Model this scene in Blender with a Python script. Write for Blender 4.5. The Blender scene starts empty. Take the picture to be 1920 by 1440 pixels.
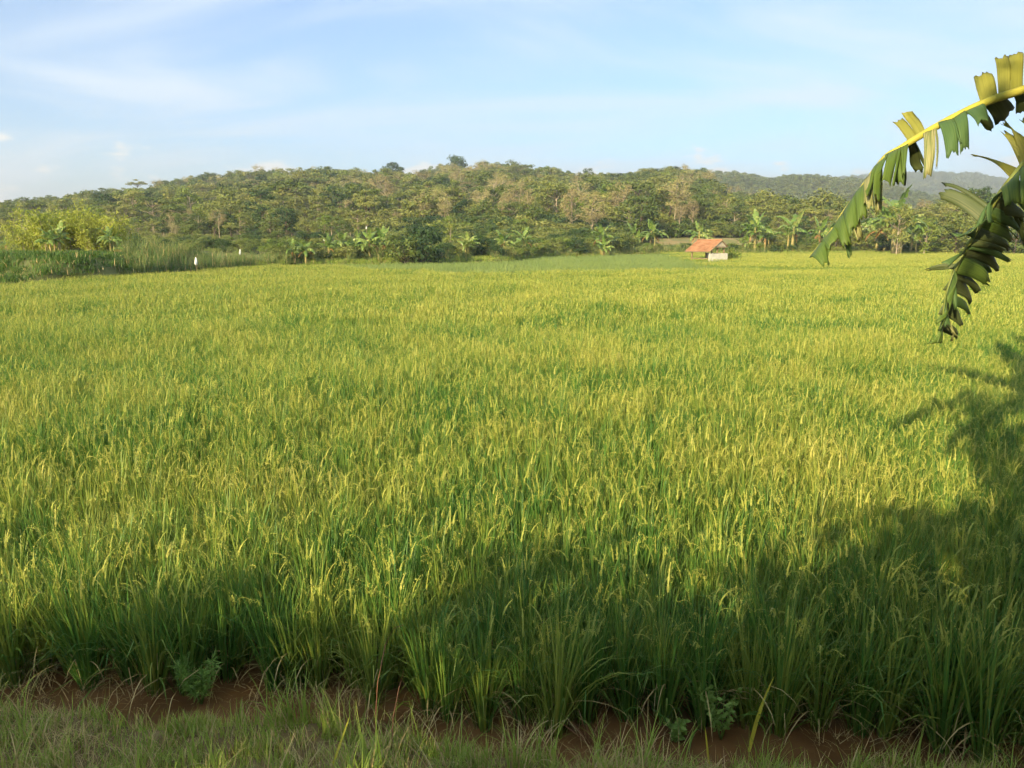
import bpy, math, random
import numpy as np
from mathutils import Vector, Matrix

R = math.radians
rng = np.random.default_rng(7)
random.seed(7)
scene = bpy.context.scene
COL = scene.collection

# ------------------------------------------------------------------ camera
F_PX, HORIZON = 1443.0, 450.0            # measured in 1920x1440 photo pixels
PITCH = math.atan((720 - HORIZON) / F_PX)
CAM = Vector((0.0, 0.0, 2.3))
cam_d = bpy.data.cameras.new('camera')
cam = bpy.data.objects.new('camera', cam_d)
COL.objects.link(cam)
cam_d.sensor_width = 36.0
cam_d.lens = 36.0 * F_PX / 1920.0
cam_d.clip_start = 0.05
cam_d.clip_end = 20000
cam.location = CAM
cam.rotation_euler = (R(90) - PITCH, 0, 0)
scene.camera = cam

# ------------------------------------------------------------------ light
SUN_EL, SHADOW_AZ = 20.0, 31.0           # shadows run 31 deg to the right of the view axis
sun_d = bpy.data.lights.new('sun', 'SUN')
sun_d.energy = 5.0
sun_d.color = (1.0, 0.82, 0.50)
sun_d.angle = R(0.55)
sun = bpy.data.objects.new('sun', sun_d)
COL.objects.link(sun)
SUN_DIR = Vector((math.sin(R(SHADOW_AZ)) * math.cos(R(SUN_EL)),
                  math.cos(R(SHADOW_AZ)) * math.cos(R(SUN_EL)), -math.sin(R(SUN_EL))))
sun.rotation_euler = SUN_DIR.to_track_quat('-Z', 'Y').to_euler()

world = bpy.data.worlds.new('World')
scene.world = world
world.use_nodes = True
wn, wl = world.node_tree.nodes, world.node_tree.links
wn.clear()
wo = wn.new('ShaderNodeOutputWorld')
bg = wn.new('ShaderNodeBackground')
bg.inputs['Strength'].default_value = 0.122
sky = wn.new('ShaderNodeTexSky')
sky.sky_type = 'NISHITA'
sky.sun_disc = False
sky.sun_elevation = R(SUN_EL)
sky.sun_rotation = R(180 + SHADOW_AZ)
sky.altitude = 100
sky.air_density = 1.0
sky.dust_density = 1.1
sky.ozone_density = 4.5


def wnode(t, **kw):
    n = wn.new(t)
    for k, v in kw.items():
        setattr(n, k, v)
    return n


def wmath(op, a, b=None, clamp=False):
    n = wnode('ShaderNodeMath', operation=op, use_clamp=clamp)
    for i, v in enumerate((a, b)):
        if v is None:
            continue
        if isinstance(v, (int, float)):
            n.inputs[i].default_value = v
        else:
            wl.new(v, n.inputs[i])
    return n.outputs[0]


tc = wnode('ShaderNodeTexCoord')
sep = wnode('ShaderNodeSeparateXYZ')
wl.new(tc.outputs['Generated'], sep.inputs[0])
zz = wmath('MAXIMUM', sep.outputs[2], 0.0)
den = wmath('ADD', zz, 0.16)
cx = wmath('DIVIDE', sep.outputs[0], den)
cy = wmath('DIVIDE', sep.outputs[1], den)
comb = wnode('ShaderNodeCombineXYZ')
wl.new(cx, comb.inputs[0]); wl.new(cy, comb.inputs[1])
mapn = wnode('ShaderNodeMapping')
mapn.inputs['Rotation'].default_value = (0, 0, R(-35))
mapn.inputs['Scale'].default_value = (0.55, 1.0, 1.0)
mapn.inputs['Location'].default_value = (7.7, 3.3, 0)
wl.new(comb.outputs[0], mapn.inputs[0])
n1 = wnode('ShaderNodeTexNoise')
n1.inputs['Scale'].default_value = 1.1
n1.inputs['Detail'].default_value = 7
n1.inputs['Roughness'].default_value = 0.52
n1.inputs['Distortion'].default_value = 1.3
wl.new(mapn.outputs[0], n1.inputs['Vector'])
r1 = wnode('ShaderNodeMapRange', interpolation_type='SMOOTHSTEP')
r1.inputs['From Min'].default_value = 0.33
r1.inputs['From Max'].default_value = 0.74
r1.inputs['To Min'].default_value = 0.12
r1.inputs['To Max'].default_value = 0.80
wl.new(n1.outputs[0], r1.inputs[0])
# small bright cumulus heads low on the horizon
azv = wnode('ShaderNodeMath', operation='ARCTAN2')
wl.new(sep.outputs[0], azv.inputs[0]); wl.new(sep.outputs[1], azv.inputs[1])
comb2 = wnode('ShaderNodeCombineXYZ')
wl.new(wmath('MULTIPLY', azv.outputs[0], 9.0), comb2.inputs[0])
wl.new(wmath('MULTIPLY', sep.outputs[2], 26.0), comb2.inputs[1])
n2 = wnode('ShaderNodeTexNoise')
n2.inputs['Scale'].default_value = 1.6
n2.inputs['Detail'].default_value = 5
wl.new(comb2.outputs[0], n2.inputs['Vector'])
band = wmath('MULTIPLY', wmath('SUBTRACT', 0.105, zz), 5.0)
r2 = wnode('ShaderNodeMapRange', interpolation_type='SMOOTHSTEP')
r2.inputs['From Min'].default_value = 0.60
r2.inputs['From Max'].default_value = 0.72
r2.inputs['To Max'].default_value = 0.85
wl.new(wmath('ADD', n2.outputs[0], wmath('MINIMUM', band, 0.1)), r2.inputs[0])
mix1 = wnode('ShaderNodeMix', data_type='RGBA')
wl.new(r1.outputs[0], mix1.inputs['Factor'])
wl.new(sky.outputs[0], mix1.inputs['A'])
mix1.inputs['B'].default_value = (4.0, 4.5, 5.0, 1)
mix2 = wnode('ShaderNodeMix', data_type='RGBA')
wl.new(r2.outputs[0], mix2.inputs['Factor'])
wl.new(mix1.outputs['Result'], mix2.inputs['A'])
mix2.inputs['B'].default_value = (5.4, 5.2, 4.9, 1)
wl.new(mix2.outputs['Result'], bg.inputs['Color'])
wl.new(bg.outputs[0], wo.inputs['Surface'])

scene.view_settings.view_transform = 'Standard'
scene.view_settings.look = 'None'
scene.view_settings.exposure = 0.97
scene.view_settings.gamma = 1.0
scene.view_settings.use_curve_mapping = False
scene.render.engine = 'CYCLES'
cy_ = scene.cycles
cy_.max_bounces = 6
cy_.diffuse_bounces = 2
cy_.transmission_bounces = 2
cy_.volume_bounces = 0
cy_.use_denoising = True
cy_.use_adaptive_sampling = True
cy_.adaptive_threshold = 0.05
cy_.adaptive_min_samples = 16
cy_.use_light_tree = False
cy_.time_limit = 900
try:
    cy_.denoiser = 'OPENIMAGEDENOISE'
except Exception:
    pass


# ------------------------------------------------------------------ helpers
def at(px, row, Y):
    """world point seen at a photo pixel, at world distance Y in front of the camera"""
    x, u = (px - 960) / F_PX, (720 - row) / F_PX
    c, s = math.cos(PITCH), math.sin(PITCH)
    d = Vector((x, c + u * s, -s + u * c))
    return CAM + d * (Y / d.y)


def ground_at(px, row, z):
    x, u = (px - 960) / F_PX, (720 - row) / F_PX
    c, s = math.cos(PITCH), math.sin(PITCH)
    d = Vector((x, c + u * s, -s + u * c))
    return CAM + d * ((z - CAM.z) / d.z)


def sstep(a, b, x):
    t = np.clip((np.asarray(x, float) - a) / (b - a), 0, 1)
    return t * t * (3 - 2 * t)


class MB:
    def __init__(self):
        self.v, self.f, self.m = [], [], []

    def add(self, vs, fs, mi=0):
        b = len(self.v)
        self.v.extend([tuple(p) for p in vs])
        for f in fs:
            self.f.append(tuple(i + b for i in f))
            self.m.append(mi)

    def tube(self, pts, rad, sides=6, mi=0, cap=True):
        pts = [Vector(p) for p in pts]
        n = len(pts)
        vs, fs = [], []
        for i, p in enumerate(pts):
            t = (pts[min(i + 1, n - 1)] - pts[max(i - 1, 0)])
            t = t.normalized() if t.length > 1e-9 else Vector((0, 0, 1))
            ref = Vector((0, 0, 1)) if abs(t.z) < 0.9 else Vector((1, 0, 0))
            a = t.cross(ref).normalized()
            b = t.cross(a)
            r = rad[i] if isinstance(rad, (list, tuple)) else rad
            for k in range(sides):
                th = 2 * math.pi * k / sides
                vs.append(p + a * (r * math.cos(th)) + b * (r * math.sin(th)))
        for i in range(n - 1):
            for k in range(sides):
                k2 = (k + 1) % sides
                fs.append((i * sides + k, i * sides + k2, (i + 1) * sides + k2, (i + 1) * sides + k))
        if cap:
            fs.append(tuple(range(sides))[::-1])
            fs.append(tuple((n - 1) * sides + k for k in range(sides)))
        self.add(vs, fs, mi)

    def ribbon(self, pts, side, widths, mi=0):
        """flat strip along pts, side = vector(s) across"""
        vs, fs = [], []
        n = len(pts)
        for i, p in enumerate(pts):
            s = side[i] if isinstance(side, list) else side
            w = widths[i] * 0.5
            vs.append(Vector(p) - s * w)
            vs.append(Vector(p) + s * w)
        for i in range(n - 1):
            fs.append((2 * i, 2 * i + 1, 2 * i + 3, 2 * i + 2))
        self.add(vs, fs, mi)

    def box(self, lo, hi, mi=0):
        x0, y0, z0 = lo
        x1, y1, z1 = hi
        vs = [(x0, y0, z0), (x1, y0, z0), (x1, y1, z0), (x0, y1, z0), (x0, y0, z1), (x1, y0, z1), (x1, y1, z1), (x0, y1, z1)]
        self.add(vs, [(0, 3, 2, 1), (4, 5, 6, 7), (0, 1, 5, 4), (1, 2, 6, 5), (2, 3, 7, 6), (3, 0, 4, 7)], mi)

    def mesh(self, name, mats, smooth=False):
        me = bpy.data.meshes.new(name)
        me.from_pydata(self.v, [], self.f)
        for m in mats:
            me.materials.append(m)
        if len(mats) > 1:
            me.polygons.foreach_set('material_index', self.m)
        if smooth:
            me.polygons.foreach_set('use_smooth', [True] * len(self.f))
        me.update()
        return me


def link(name, me, parent=None, loc=None):
    o = bpy.data.objects.new(name, me)
    COL.objects.link(o)
    if parent is not None:
        o.parent = parent
    if loc is not None:
        o.location = loc
    return o


def empty(name, loc, rz=0.0, sc=1.0):
    o = bpy.data.objects.new(name, None)
    o.empty_display_size = 0.2
    COL.objects.link(o)
    o.location = loc
    o.rotation_euler = (0, 0, rz)
    o.scale = (sc, sc, sc) if isinstance(sc, (int, float)) else sc
    return o


def tag(o, label=None, cat=None, group=None, kind=None):
    if label: o['label'] = label
    if cat: o['category'] = cat
    if group: o['group'] = group
    if kind: o['kind'] = kind
    return o


# ------------------------------------------------------------------ materials
def new_mat(name):
    m = bpy.data.materials.new(name)
    m.use_nodes = True
    nt = m.node_tree
    nt.nodes.clear()
    out = nt.nodes.new('ShaderNodeOutputMaterial')
    return m, nt, out


def ramp(nt, fac, stops):
    r = nt.nodes.new('ShaderNodeValToRGB')
    els = r.color_ramp.elements
    while len(els) < len(stops):
        els.new(0.5)
    for e, (p, c) in zip(els, stops):
        e.position = p
        e.color = (*c, 1)
    nt.links.new(fac, r.inputs[0])
    return r.outputs[0]


def noise(nt, scale, detail=4, vec=None, rough=0.55):
    n = nt.nodes.new('ShaderNodeTexNoise')
    n.inputs['Scale'].default_value = scale
    n.inputs['Detail'].default_value = detail
    n.inputs['Roughness'].default_value = rough
    if vec is not None:
        nt.links.new(vec, n.inputs['Vector'])
    return n.outputs[0]


def nmath(nt, op, a, b):
    n = nt.nodes.new('ShaderNodeMath')
    n.operation = op
    for i, v in enumerate((a, b)):
        if isinstance(v, (int, float)):
            n.inputs[i].default_value = v
        else:
            nt.links.new(v, n.inputs[i])
    return n.outputs[0]


def leaf_mat(name, stops, transl=0.3, rough=0.55, spec=0.25, wscale=0.35, per_inst=0.55, sat=1.0, fine=None):
    """foliage: colour from a ramp driven by per-plant chance and large-scale patches"""
    m, nt, out = new_mat(name)
    oi = nt.nodes.new('ShaderNodeObjectInfo')
    geo = nt.nodes.new('ShaderNodeNewGeometry')
    big = noise(nt, wscale, 3, geo.outputs['Position'])
    f = nmath(nt, 'ADD', nmath(nt, 'MULTIPLY', oi.outputs['Random'], per_inst),
              nmath(nt, 'MULTIPLY', big, 1.0 - per_inst))
    f = nmath(nt, 'ADD', nmath(nt, 'MULTIPLY', f, 0.7),
              nmath(nt, 'MULTIPLY', geo.outputs['Random Per Island'], 0.3))
    col = ramp(nt, f, stops)
    p = nt.nodes.new('ShaderNodeBsdfPrincipled')
    p.inputs['Roughness'].default_value = rough
    p.inputs['Specular IOR Level'].default_value = spec
    nt.links.new(col, p.inputs['Base Color'])
    t = nt.nodes.new('ShaderNodeBsdfTranslucent')
    nt.links.new(col, t.inputs['Color'])
    mx = nt.nodes.new('ShaderNodeMixShader')
    mx.inputs[0].default_value = transl
    nt.links.new(p.outputs[0], mx.inputs[1])
    nt.links.new(t.outputs[0], mx.inputs[2])
    nt.links.new(mx.outputs[0], out.inputs['Surface'])
    return m


def rough_mat(name, stops, scale=3.0, rough=0.9, bump=0.0, bscale=20.0, detail=6, spec=0.2):
    m, nt, out = new_mat(name)
    geo = nt.nodes.new('ShaderNodeNewGeometry')
    col = ramp(nt, noise(nt, scale, detail, geo.outputs['Position']), stops)
    p = nt.nodes.new('ShaderNodeBsdfPrincipled')
    p.inputs['Roughness'].default_value = rough
    p.inputs['Specular IOR Level'].default_value = spec
    nt.links.new(col, p.inputs['Base Color'])
    if bump:
        b = nt.nodes.new('ShaderNodeBump')
        b.inputs['Strength'].default_value = bump
        b.inputs['Distance'].default_value = 0.02
        nt.links.new(noise(nt, bscale, 6, geo.outputs['Position']), b.inputs['Height'])
        nt.links.new(b.outputs[0], p.inputs['Normal'])
    nt.links.new(p.outputs[0], out.inputs['Surface'])
    return m


M = {}
M['rice'] = leaf_mat('rice_leaf', [(0.15, (0.045, 0.155, 0.032)), (0.40, (0.11, 0.24, 0.04)), (0.62, (0.275, 0.335, 0.055)), (0.88, (0.46, 0.44, 0.09))],
                     transl=0.32, rough=0.45, wscale=0.5, per_inst=0.35)
M['panicle'] = leaf_mat('rice_panicle', [(0.2, (0.29, 0.35, 0.06)), (0.55, (0.45, 0.455, 0.09)), (0.9, (0.57, 0.50, 0.14))], transl=0.25, wscale=0.5, per_inst=0.3)
M['rice_young'] = leaf_mat('young_rice_leaf', [(0.1, (0.15, 0.23, 0.065)), (0.5, (0.22, 0.30, 0.085)), (0.9, (0.31, 0.37, 0.10))], transl=0.3, wscale=0.3, per_inst=0.4)
M['straw'] = leaf_mat('dry_straw', [(0.1, (0.36, 0.24, 0.09)), (0.5, (0.60, 0.45, 0.19)), (0.9, (0.76, 0.62, 0.30))], transl=0.2, wscale=2, per_inst=0.4)
M['grass'] = leaf_mat('bund_grass_leaf', [(0.1, (0.15, 0.26, 0.035)), (0.5, (0.32, 0.42, 0.065)), (0.9, (0.56, 0.56, 0.14))], transl=0.3, wscale=2, per_inst=0.4)
M['reed'] = leaf_mat('reed_leaf', [(0.1, (0.07, 0.14, 0.04)), (0.5, (0.16, 0.24, 0.065)), (0.9, (0.34, 0.36, 0.11))], transl=0.3, wscale=0.12, per_inst=0.5)
M['forest'] = leaf_mat('forest_leaf', [(0.15, (0.055, 0.10, 0.024)), (0.4, (0.135, 0.185, 0.04)), (0.6, (0.23, 0.255, 0.06)), (0.85, (0.33, 0.32, 0.09))], transl=0.25, wscale=0.02, per_inst=0.6)
M['forest_dark'] = leaf_mat('dark_leaf', [(0.2, (0.028, 0.06, 0.02)), (0.5, (0.055, 0.105, 0.028)), (0.85, (0.11, 0.16, 0.04))], transl=0.25, wscale=0.05)
M['forest_bright'] = leaf_mat('bright_leaf', [(0.2, (0.11, 0.19, 0.03)), (0.5, (0.20, 0.27, 0.045)), (0.85, (0.33, 0.35, 0.08))], transl=0.3, wscale=0.05)
M['dry_leaf'] = leaf_mat('dry_tree_leaf', [(0.2, (0.27, 0.22, 0.10)), (0.5, (0.37, 0.32, 0.14)), (0.85, (0.40, 0.39, 0.14))], transl=0.25, wscale=0.05)
M['bamboo_leaf'] = leaf_mat('bamboo_leaf', [(0.2, (0.15, 0.22, 0.03)), (0.5, (0.36, 0.40, 0.055)), (0.85, (0.56, 0.54, 0.09))], transl=0.35, wscale=0.6, per_inst=0.2)
M['far_leaf'] = leaf_mat('far_leaf', [(0.15, (0.07, 0.115, 0.035)), (0.5, (0.15, 0.19, 0.055)), (0.85, (0.25, 0.26, 0.085))], transl=0.2, wscale=0.008, per_inst=0.5)
M['banana_far'] = leaf_mat('banana_leaf', [(0.1, (0.10, 0.20, 0.035)), (0.5, (0.22, 0.32, 0.065)), (0.85, (0.48, 0.50, 0.16))], transl=0.3, rough=0.35, spec=0.4, wscale=0.4, per_inst=0.5)
M['bark'] = rough_mat('pale_bark', [(0.2, (0.26, 0.20, 0.13)), (0.7, (0.48, 0.40, 0.28))], scale=1.5)
M['bark_dark'] = rough_mat('brown_bark', [(0.2, (0.07, 0.05, 0.035)), (0.7, (0.17, 0.13, 0.09))], scale=1.5)
M['stem'] = rough_mat('banana_stem', [(0.25, (0.16, 0.17, 0.05)), (0.55, (0.34, 0.28, 0.10)), (0.8, (0.22, 0.12, 0.06))], scale=2.5, rough=0.6)
M['deadleaf'] = leaf_mat('dead_banana_leaf', [(0.2, (0.24, 0.13, 0.04)), (0.8, (0.45, 0.28, 0.10))], transl=0.2)
M['mud'] = rough_mat('paddy_mud', [(0.3, (0.13, 0.06, 0.02)), (0.5, (0.21, 0.10, 0.033)), (0.7, (0.28, 0.14, 0.05))], scale=2.2, rough=0.42, bump=0.5, bscale=9, spec=0.4)
M['soil'] = rough_mat('bund_soil', [(0.25, (0.14, 0.09, 0.035)), (0.6, (0.24, 0.17, 0.07)), (0.8, (0.34, 0.26, 0.12))], scale=6, bump=0.6, bscale=40)
M['hillsoil'] = rough_mat('hill_ground', [(0.3, (0.10, 0.12, 0.035)), (0.6, (0.19, 0.19, 0.06)), (0.8, (0.28, 0.23, 0.09))], scale=0.05)
M['dirt'] = rough_mat('bare_earth', [(0.35, (0.20, 0.20, 0.07)), (0.5, (0.33, 0.25, 0.11)), (0.65, (0.19, 0.22, 0.06))], scale=0.25)
M['ground'] = rough_mat('open_ground', [(0.3, (0.08, 0.10, 0.03)), (0.7, (0.16, 0.17, 0.05))], scale=0.03)


# ------------------------------------------------------------------ scattering of uncountable plants
PROTO_N = [0]


def scatter(name, protos, pts, rot, scl, idx, label, cat, group=None):
    """one object of kind stuff: prototypes spread over points by geometry nodes"""
    PROTO_N[0] += 1
    pc = bpy.data.collections.new('plants_%02d' % PROTO_N[0])
    for i, me in enumerate(protos):
        o = bpy.data.objects.new('%s_sort_%03d' % (name, i), me)
        pc.objects.link(o)
    n = len(pts)
    me = bpy.data.meshes.new(name)
    me.vertices.add(n)
    me.vertices.foreach_set('co', np.asarray(pts, np.float32).ravel())
    a = me.attributes.new('rot', 'FLOAT_VECTOR', 'POINT')
    a.data.foreach_set('vector', np.asarray(rot, np.float32).ravel())
    a = me.attributes.new('scl', 'FLOAT_VECTOR', 'POINT')
    a.data.foreach_set('vector', np.asarray(scl, np.float32).ravel())
    a = me.attributes.new('idx', 'INT', 'POINT')
    a.data.foreach_set('value', np.asarray(idx, np.int32))
    me.update()
    ob = link(name, me)
    ng = bpy.data.node_groups.new(name + '_nodes', 'GeometryNodeTree')
    ng.interface.new_socket('Geometry', in_out='INPUT', socket_type='NodeSocketGeometry')
    ng.interface.new_socket('Geometry', in_out='OUTPUT', socket_type='NodeSocketGeometry')
    gi, go = ng.nodes.new('NodeGroupInput'), ng.nodes.new('NodeGroupOutput')
    ci = ng.nodes.new('GeometryNodeCollectionInfo')
    ci.inputs['Collection'].default_value = pc
    ci.inputs['Separate Children'].default_value = True
    ci.inputs['Reset Children'].default_value = True
    ip = ng.nodes.new('GeometryNodeInstanceOnPoints')
    ip.inputs['Pick Instance'].default_value = True

    def attr(nm, t):
        k = ng.nodes.new('GeometryNodeInputNamedAttribute')
        k.data_type = t
        k.inputs['Name'].default_value = nm
        return k.outputs['Attribute']
    L = ng.links
    L.new(gi.outputs[0], ip.inputs['Points'])
    L.new(ci.outputs[0], ip.inputs['Instance'])
    L.new(attr('idx', 'INT'), ip.inputs['Instance Index'])
    e2r = ng.nodes.new('FunctionNodeEulerToRotation')
    L.new(attr('rot', 'FLOAT_VECTOR'), e2r.inputs[0])
    L.new(e2r.outputs[0], ip.inputs['Rotation'])
    L.new(attr('scl', 'FLOAT_VECTOR'), ip.inputs['Scale'])
    L.new(ip.outputs[0], go.inputs[0])
    md = ob.modifiers.new('scatter', 'NODES')
    md.node_group = ng
    tag(ob, label, cat, group, 'stuff')
    return ob


# ------------------------------------------------------------------ lie of the land
FB = np.array([(-400, 30), (-30, 31), (-22, 33), (-20, 39.8), (-19, 49), (-17.3, 61), (-11.5, 64), (-0.5, 72), (3, 89),
               (21, 110), (32, 106), (70, 105), (300, 105)], float)      # far edge of the rice


def yb(x):
    return np.interp(x, FB[:, 0], FB[:, 1])


PB = np.array([(-400, 30), (-19, 58), (-13.5, 57), (-8, 49), (-2.5, 44.8), (0.5, 44.6), (6.3, 46.5), (13.3, 49), (30, 50.5), (70, 53), (300, 60)], float)


def y1(x):
    return np.interp(x, PB[:, 0], PB[:, 1])


RIDGE = np.array([(-600, 400), (-200, 388), (0, 376), (100, 363), (200, 354), (300, 343), (400, 335), (470, 328), (560, 322),
                  (640, 322), (720, 326), (800, 326), (855, 318), (910, 312), (960, 316), (1020, 322), (1100, 330), (1180, 326), (1250, 316),
                  (1310, 326), (1350, 352), (1400, 368), (1500, 388), (1600, 404), (1700, 412), (1920, 420), (2400, 425)], float)


def terrain(x, y):
    """ground height beyond the rice"""
    x = np.asarray(x, float); y = np.asarray(y, float)
    b = yb(x)
    z = -0.25 + 0.75 * sstep(0.0, 1.6, y - b)
    z = z + 2.6 * sstep(0, 1, (y - b - 4) / np.maximum(150 - b, 20)) ** 1.2
    px = 960 + F_PX * x / np.maximum(y, 1)
    row = np.interp(px, RIDGE[:, 0], RIDGE[:, 1]) + 36
    zr = 2.3 + (HORIZON - row) / F_PX * 430
    t = np.clip((y - 140) / 290, 0, 1)
    prof = 0.45 * t + 0.55 * (t * t * (3 - 2 * t))
    z = z + (np.maximum(zr, 4) - 3.0) * prof
    z = z + 1.3 * np.sin(x * 0.045 + 1.0) * np.sin(y * 0.038) * sstep(160, 240, y)
    z = z - 0.09 * np.maximum(y - 430, 0)
    # low mound at the field's left corner
    mx = sstep(-19.6, -21.8, x) * sstep(34.5, 38.5, y + 0.25 * (x + 22)) * (1 - sstep(52, 60, y))
    z = z + 0.95 * mx
    return z


def grid_mesh(name, xs2, ys2, zs2, mat):
    nr, nc = xs2.shape
    me = bpy.data.meshes.new(name)
    v = np.stack([xs2, ys2, zs2], -1).reshape(-1, 3)
    i = np.arange(nr * nc).reshape(nr, nc)
    f = np.stack([i[:-1, :-1], i[:-1, 1:], i[1:, 1:], i[1:, :-1]], -1).reshape(-1, 4)
    me.from_pydata(v.tolist(), [], f.tolist())
    me.materials.append(mat)
    me.polygons.foreach_set('use_smooth', [True] * len(f))
    me.update()
    return me


# flat sheet to the horizon
g = MB()
g.add([(-9000, -3000, -0.6), (9000, -3000, -0.6), (9000, 16000, -0.6), (-9000, 16000, -0.6)], [(0, 1, 2, 3)])
tag(link('ground', g.mesh('ground', [M['ground']])), 'flat open ground reaching to the horizon', 'ground', kind='structure')

# muddy paddy floor
xs = np.linspace(-130, 150, 140)
ys = np.concatenate([np.linspace(2.2, 8, 60), np.linspace(8.5, 130, 60)])
X, Y = np.meshgrid(xs, ys)
g = MB()
Z = 0.012 * np.sin(X * 3.1 + 2 * np.sin(Y * 1.7)) * np.sin(Y * 4.3)
tag(link('paddy_mud', grid_mesh('paddy_mud', X, Y, Z, M['mud'])), 'brown wet mud under the rice plants', 'mud', kind='structure')

# hill and the land between it and the rice
al = np.linspace(-1.15, 1.25, 150)
yy = np.concatenate([np.linspace(29, 150, 150), np.linspace(153, 620, 90)])
A, Y = np.meshgrid(al, yy)
X = A * np.maximum(Y, 60)
tag(link('wooded_hill', grid_mesh('wooded_hill', X, Y, terrain(X, Y), M['hillsoil'])), 'long wooded hill rising behind the rice field', 'hill', kind='structure')


# bund (grassy bank) the photographer stands on
def edge_y(x):            # mud line of the bank
    return np.interp(x, [-8, -3, -2.2, -0.9, 0.3, 1.2, 2.3, 4, 9], [3.60, 3.45, 3.39, 3.31, 3.04, 3.03, 2.97, 2.9, 2.68]) + 0.03 * np.sin(x * 5) + 0.02 * np.sin(x * 13 + 1)


def bund_z(x, y):
    s = edge_y(x) - y
    z = -0.12 + 0.30 * sstep(-0.12, 0.30, s) + 0.06 * sstep(0.3, 1.0, s) + 0.44 * sstep(1.2, 3.0, s)
    return z + 0.015 * np.sin(x * 7 + y * 3) * sstep(0, .3, s) + 0.012 * np.sin(x * 17 - y * 11) * sstep(0, .3, s)


xs = np.linspace(-40, 40, 500)
ys = np.concatenate([np.linspace(-60, -1, 20), np.linspace(-0.5, 4.0, 90)])
X, Y = np.meshgrid(xs, ys)
tag(link('bund', grid_mesh('bund', X, Y, bund_z(X, Y), M['soil'])), 'grassy earth bund along the near edge of the field', 'bund', kind='structure')

# far hills
def far_hill(name, label, prof, Yd, depth, tree_h):
    p = np.array(prof, float)
    px = np.linspace(p[0, 0], p[-1, 0], 90)
    row = np.interp(px, p[:, 0], p[:, 1])
    top = 2.3 + (HORIZON - row) / F_PX * Yd - tree_h
    t = np.linspace(0, 1, 14)
    PX, T = np.meshgrid(px, t)
    Yv = Yd - depth + depth * 1.6 * T
    prof_t = np.where(T < 0.625, np.sin(np.clip(T / 0.625, 0, 1) * math.pi / 2), np.cos((T - 0.625) / 0.375 * math.pi / 2))
    Zv = prof_t * top[None, :] - 1.0
    Xv = (PX - 960) / F_PX * Yv
    o = link(name, grid_mesh(name, Xv, Yv, Zv, M['hillsoil']))
    tag(o, label, 'hill', kind='structure')
    return Xv, Yv, Zv


FAR = [
    far_hill('knoll', 'small rounded knoll peeping over the main ridge', [(700, 385), (750, 355), (795, 330), (822, 319), (855, 317), (900, 328), (960, 350), (1000, 370)], 640, 150, 7),
    far_hill('middle_hill', 'second wooded hill behind the ridge, beyond the tiled hut', [(1150, 400), (1230, 360), (1290, 338), (1350, 332), (1390, 337), (1425, 345), (1470, 338), (1540, 342), (1600, 346), (1680, 362), (1780, 385), (1900, 400)], 800, 330, 7),
    far_hill('distant_hill', 'hazy blue hill farthest away on the skyline', [(1380, 395), (1470, 362), (1560, 345), (1640, 340), (1720, 337), (1800, 339), (1850, 348), (1900, 362), (2050, 372), (2300, 385)], 1900, 800, 8),
]


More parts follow.
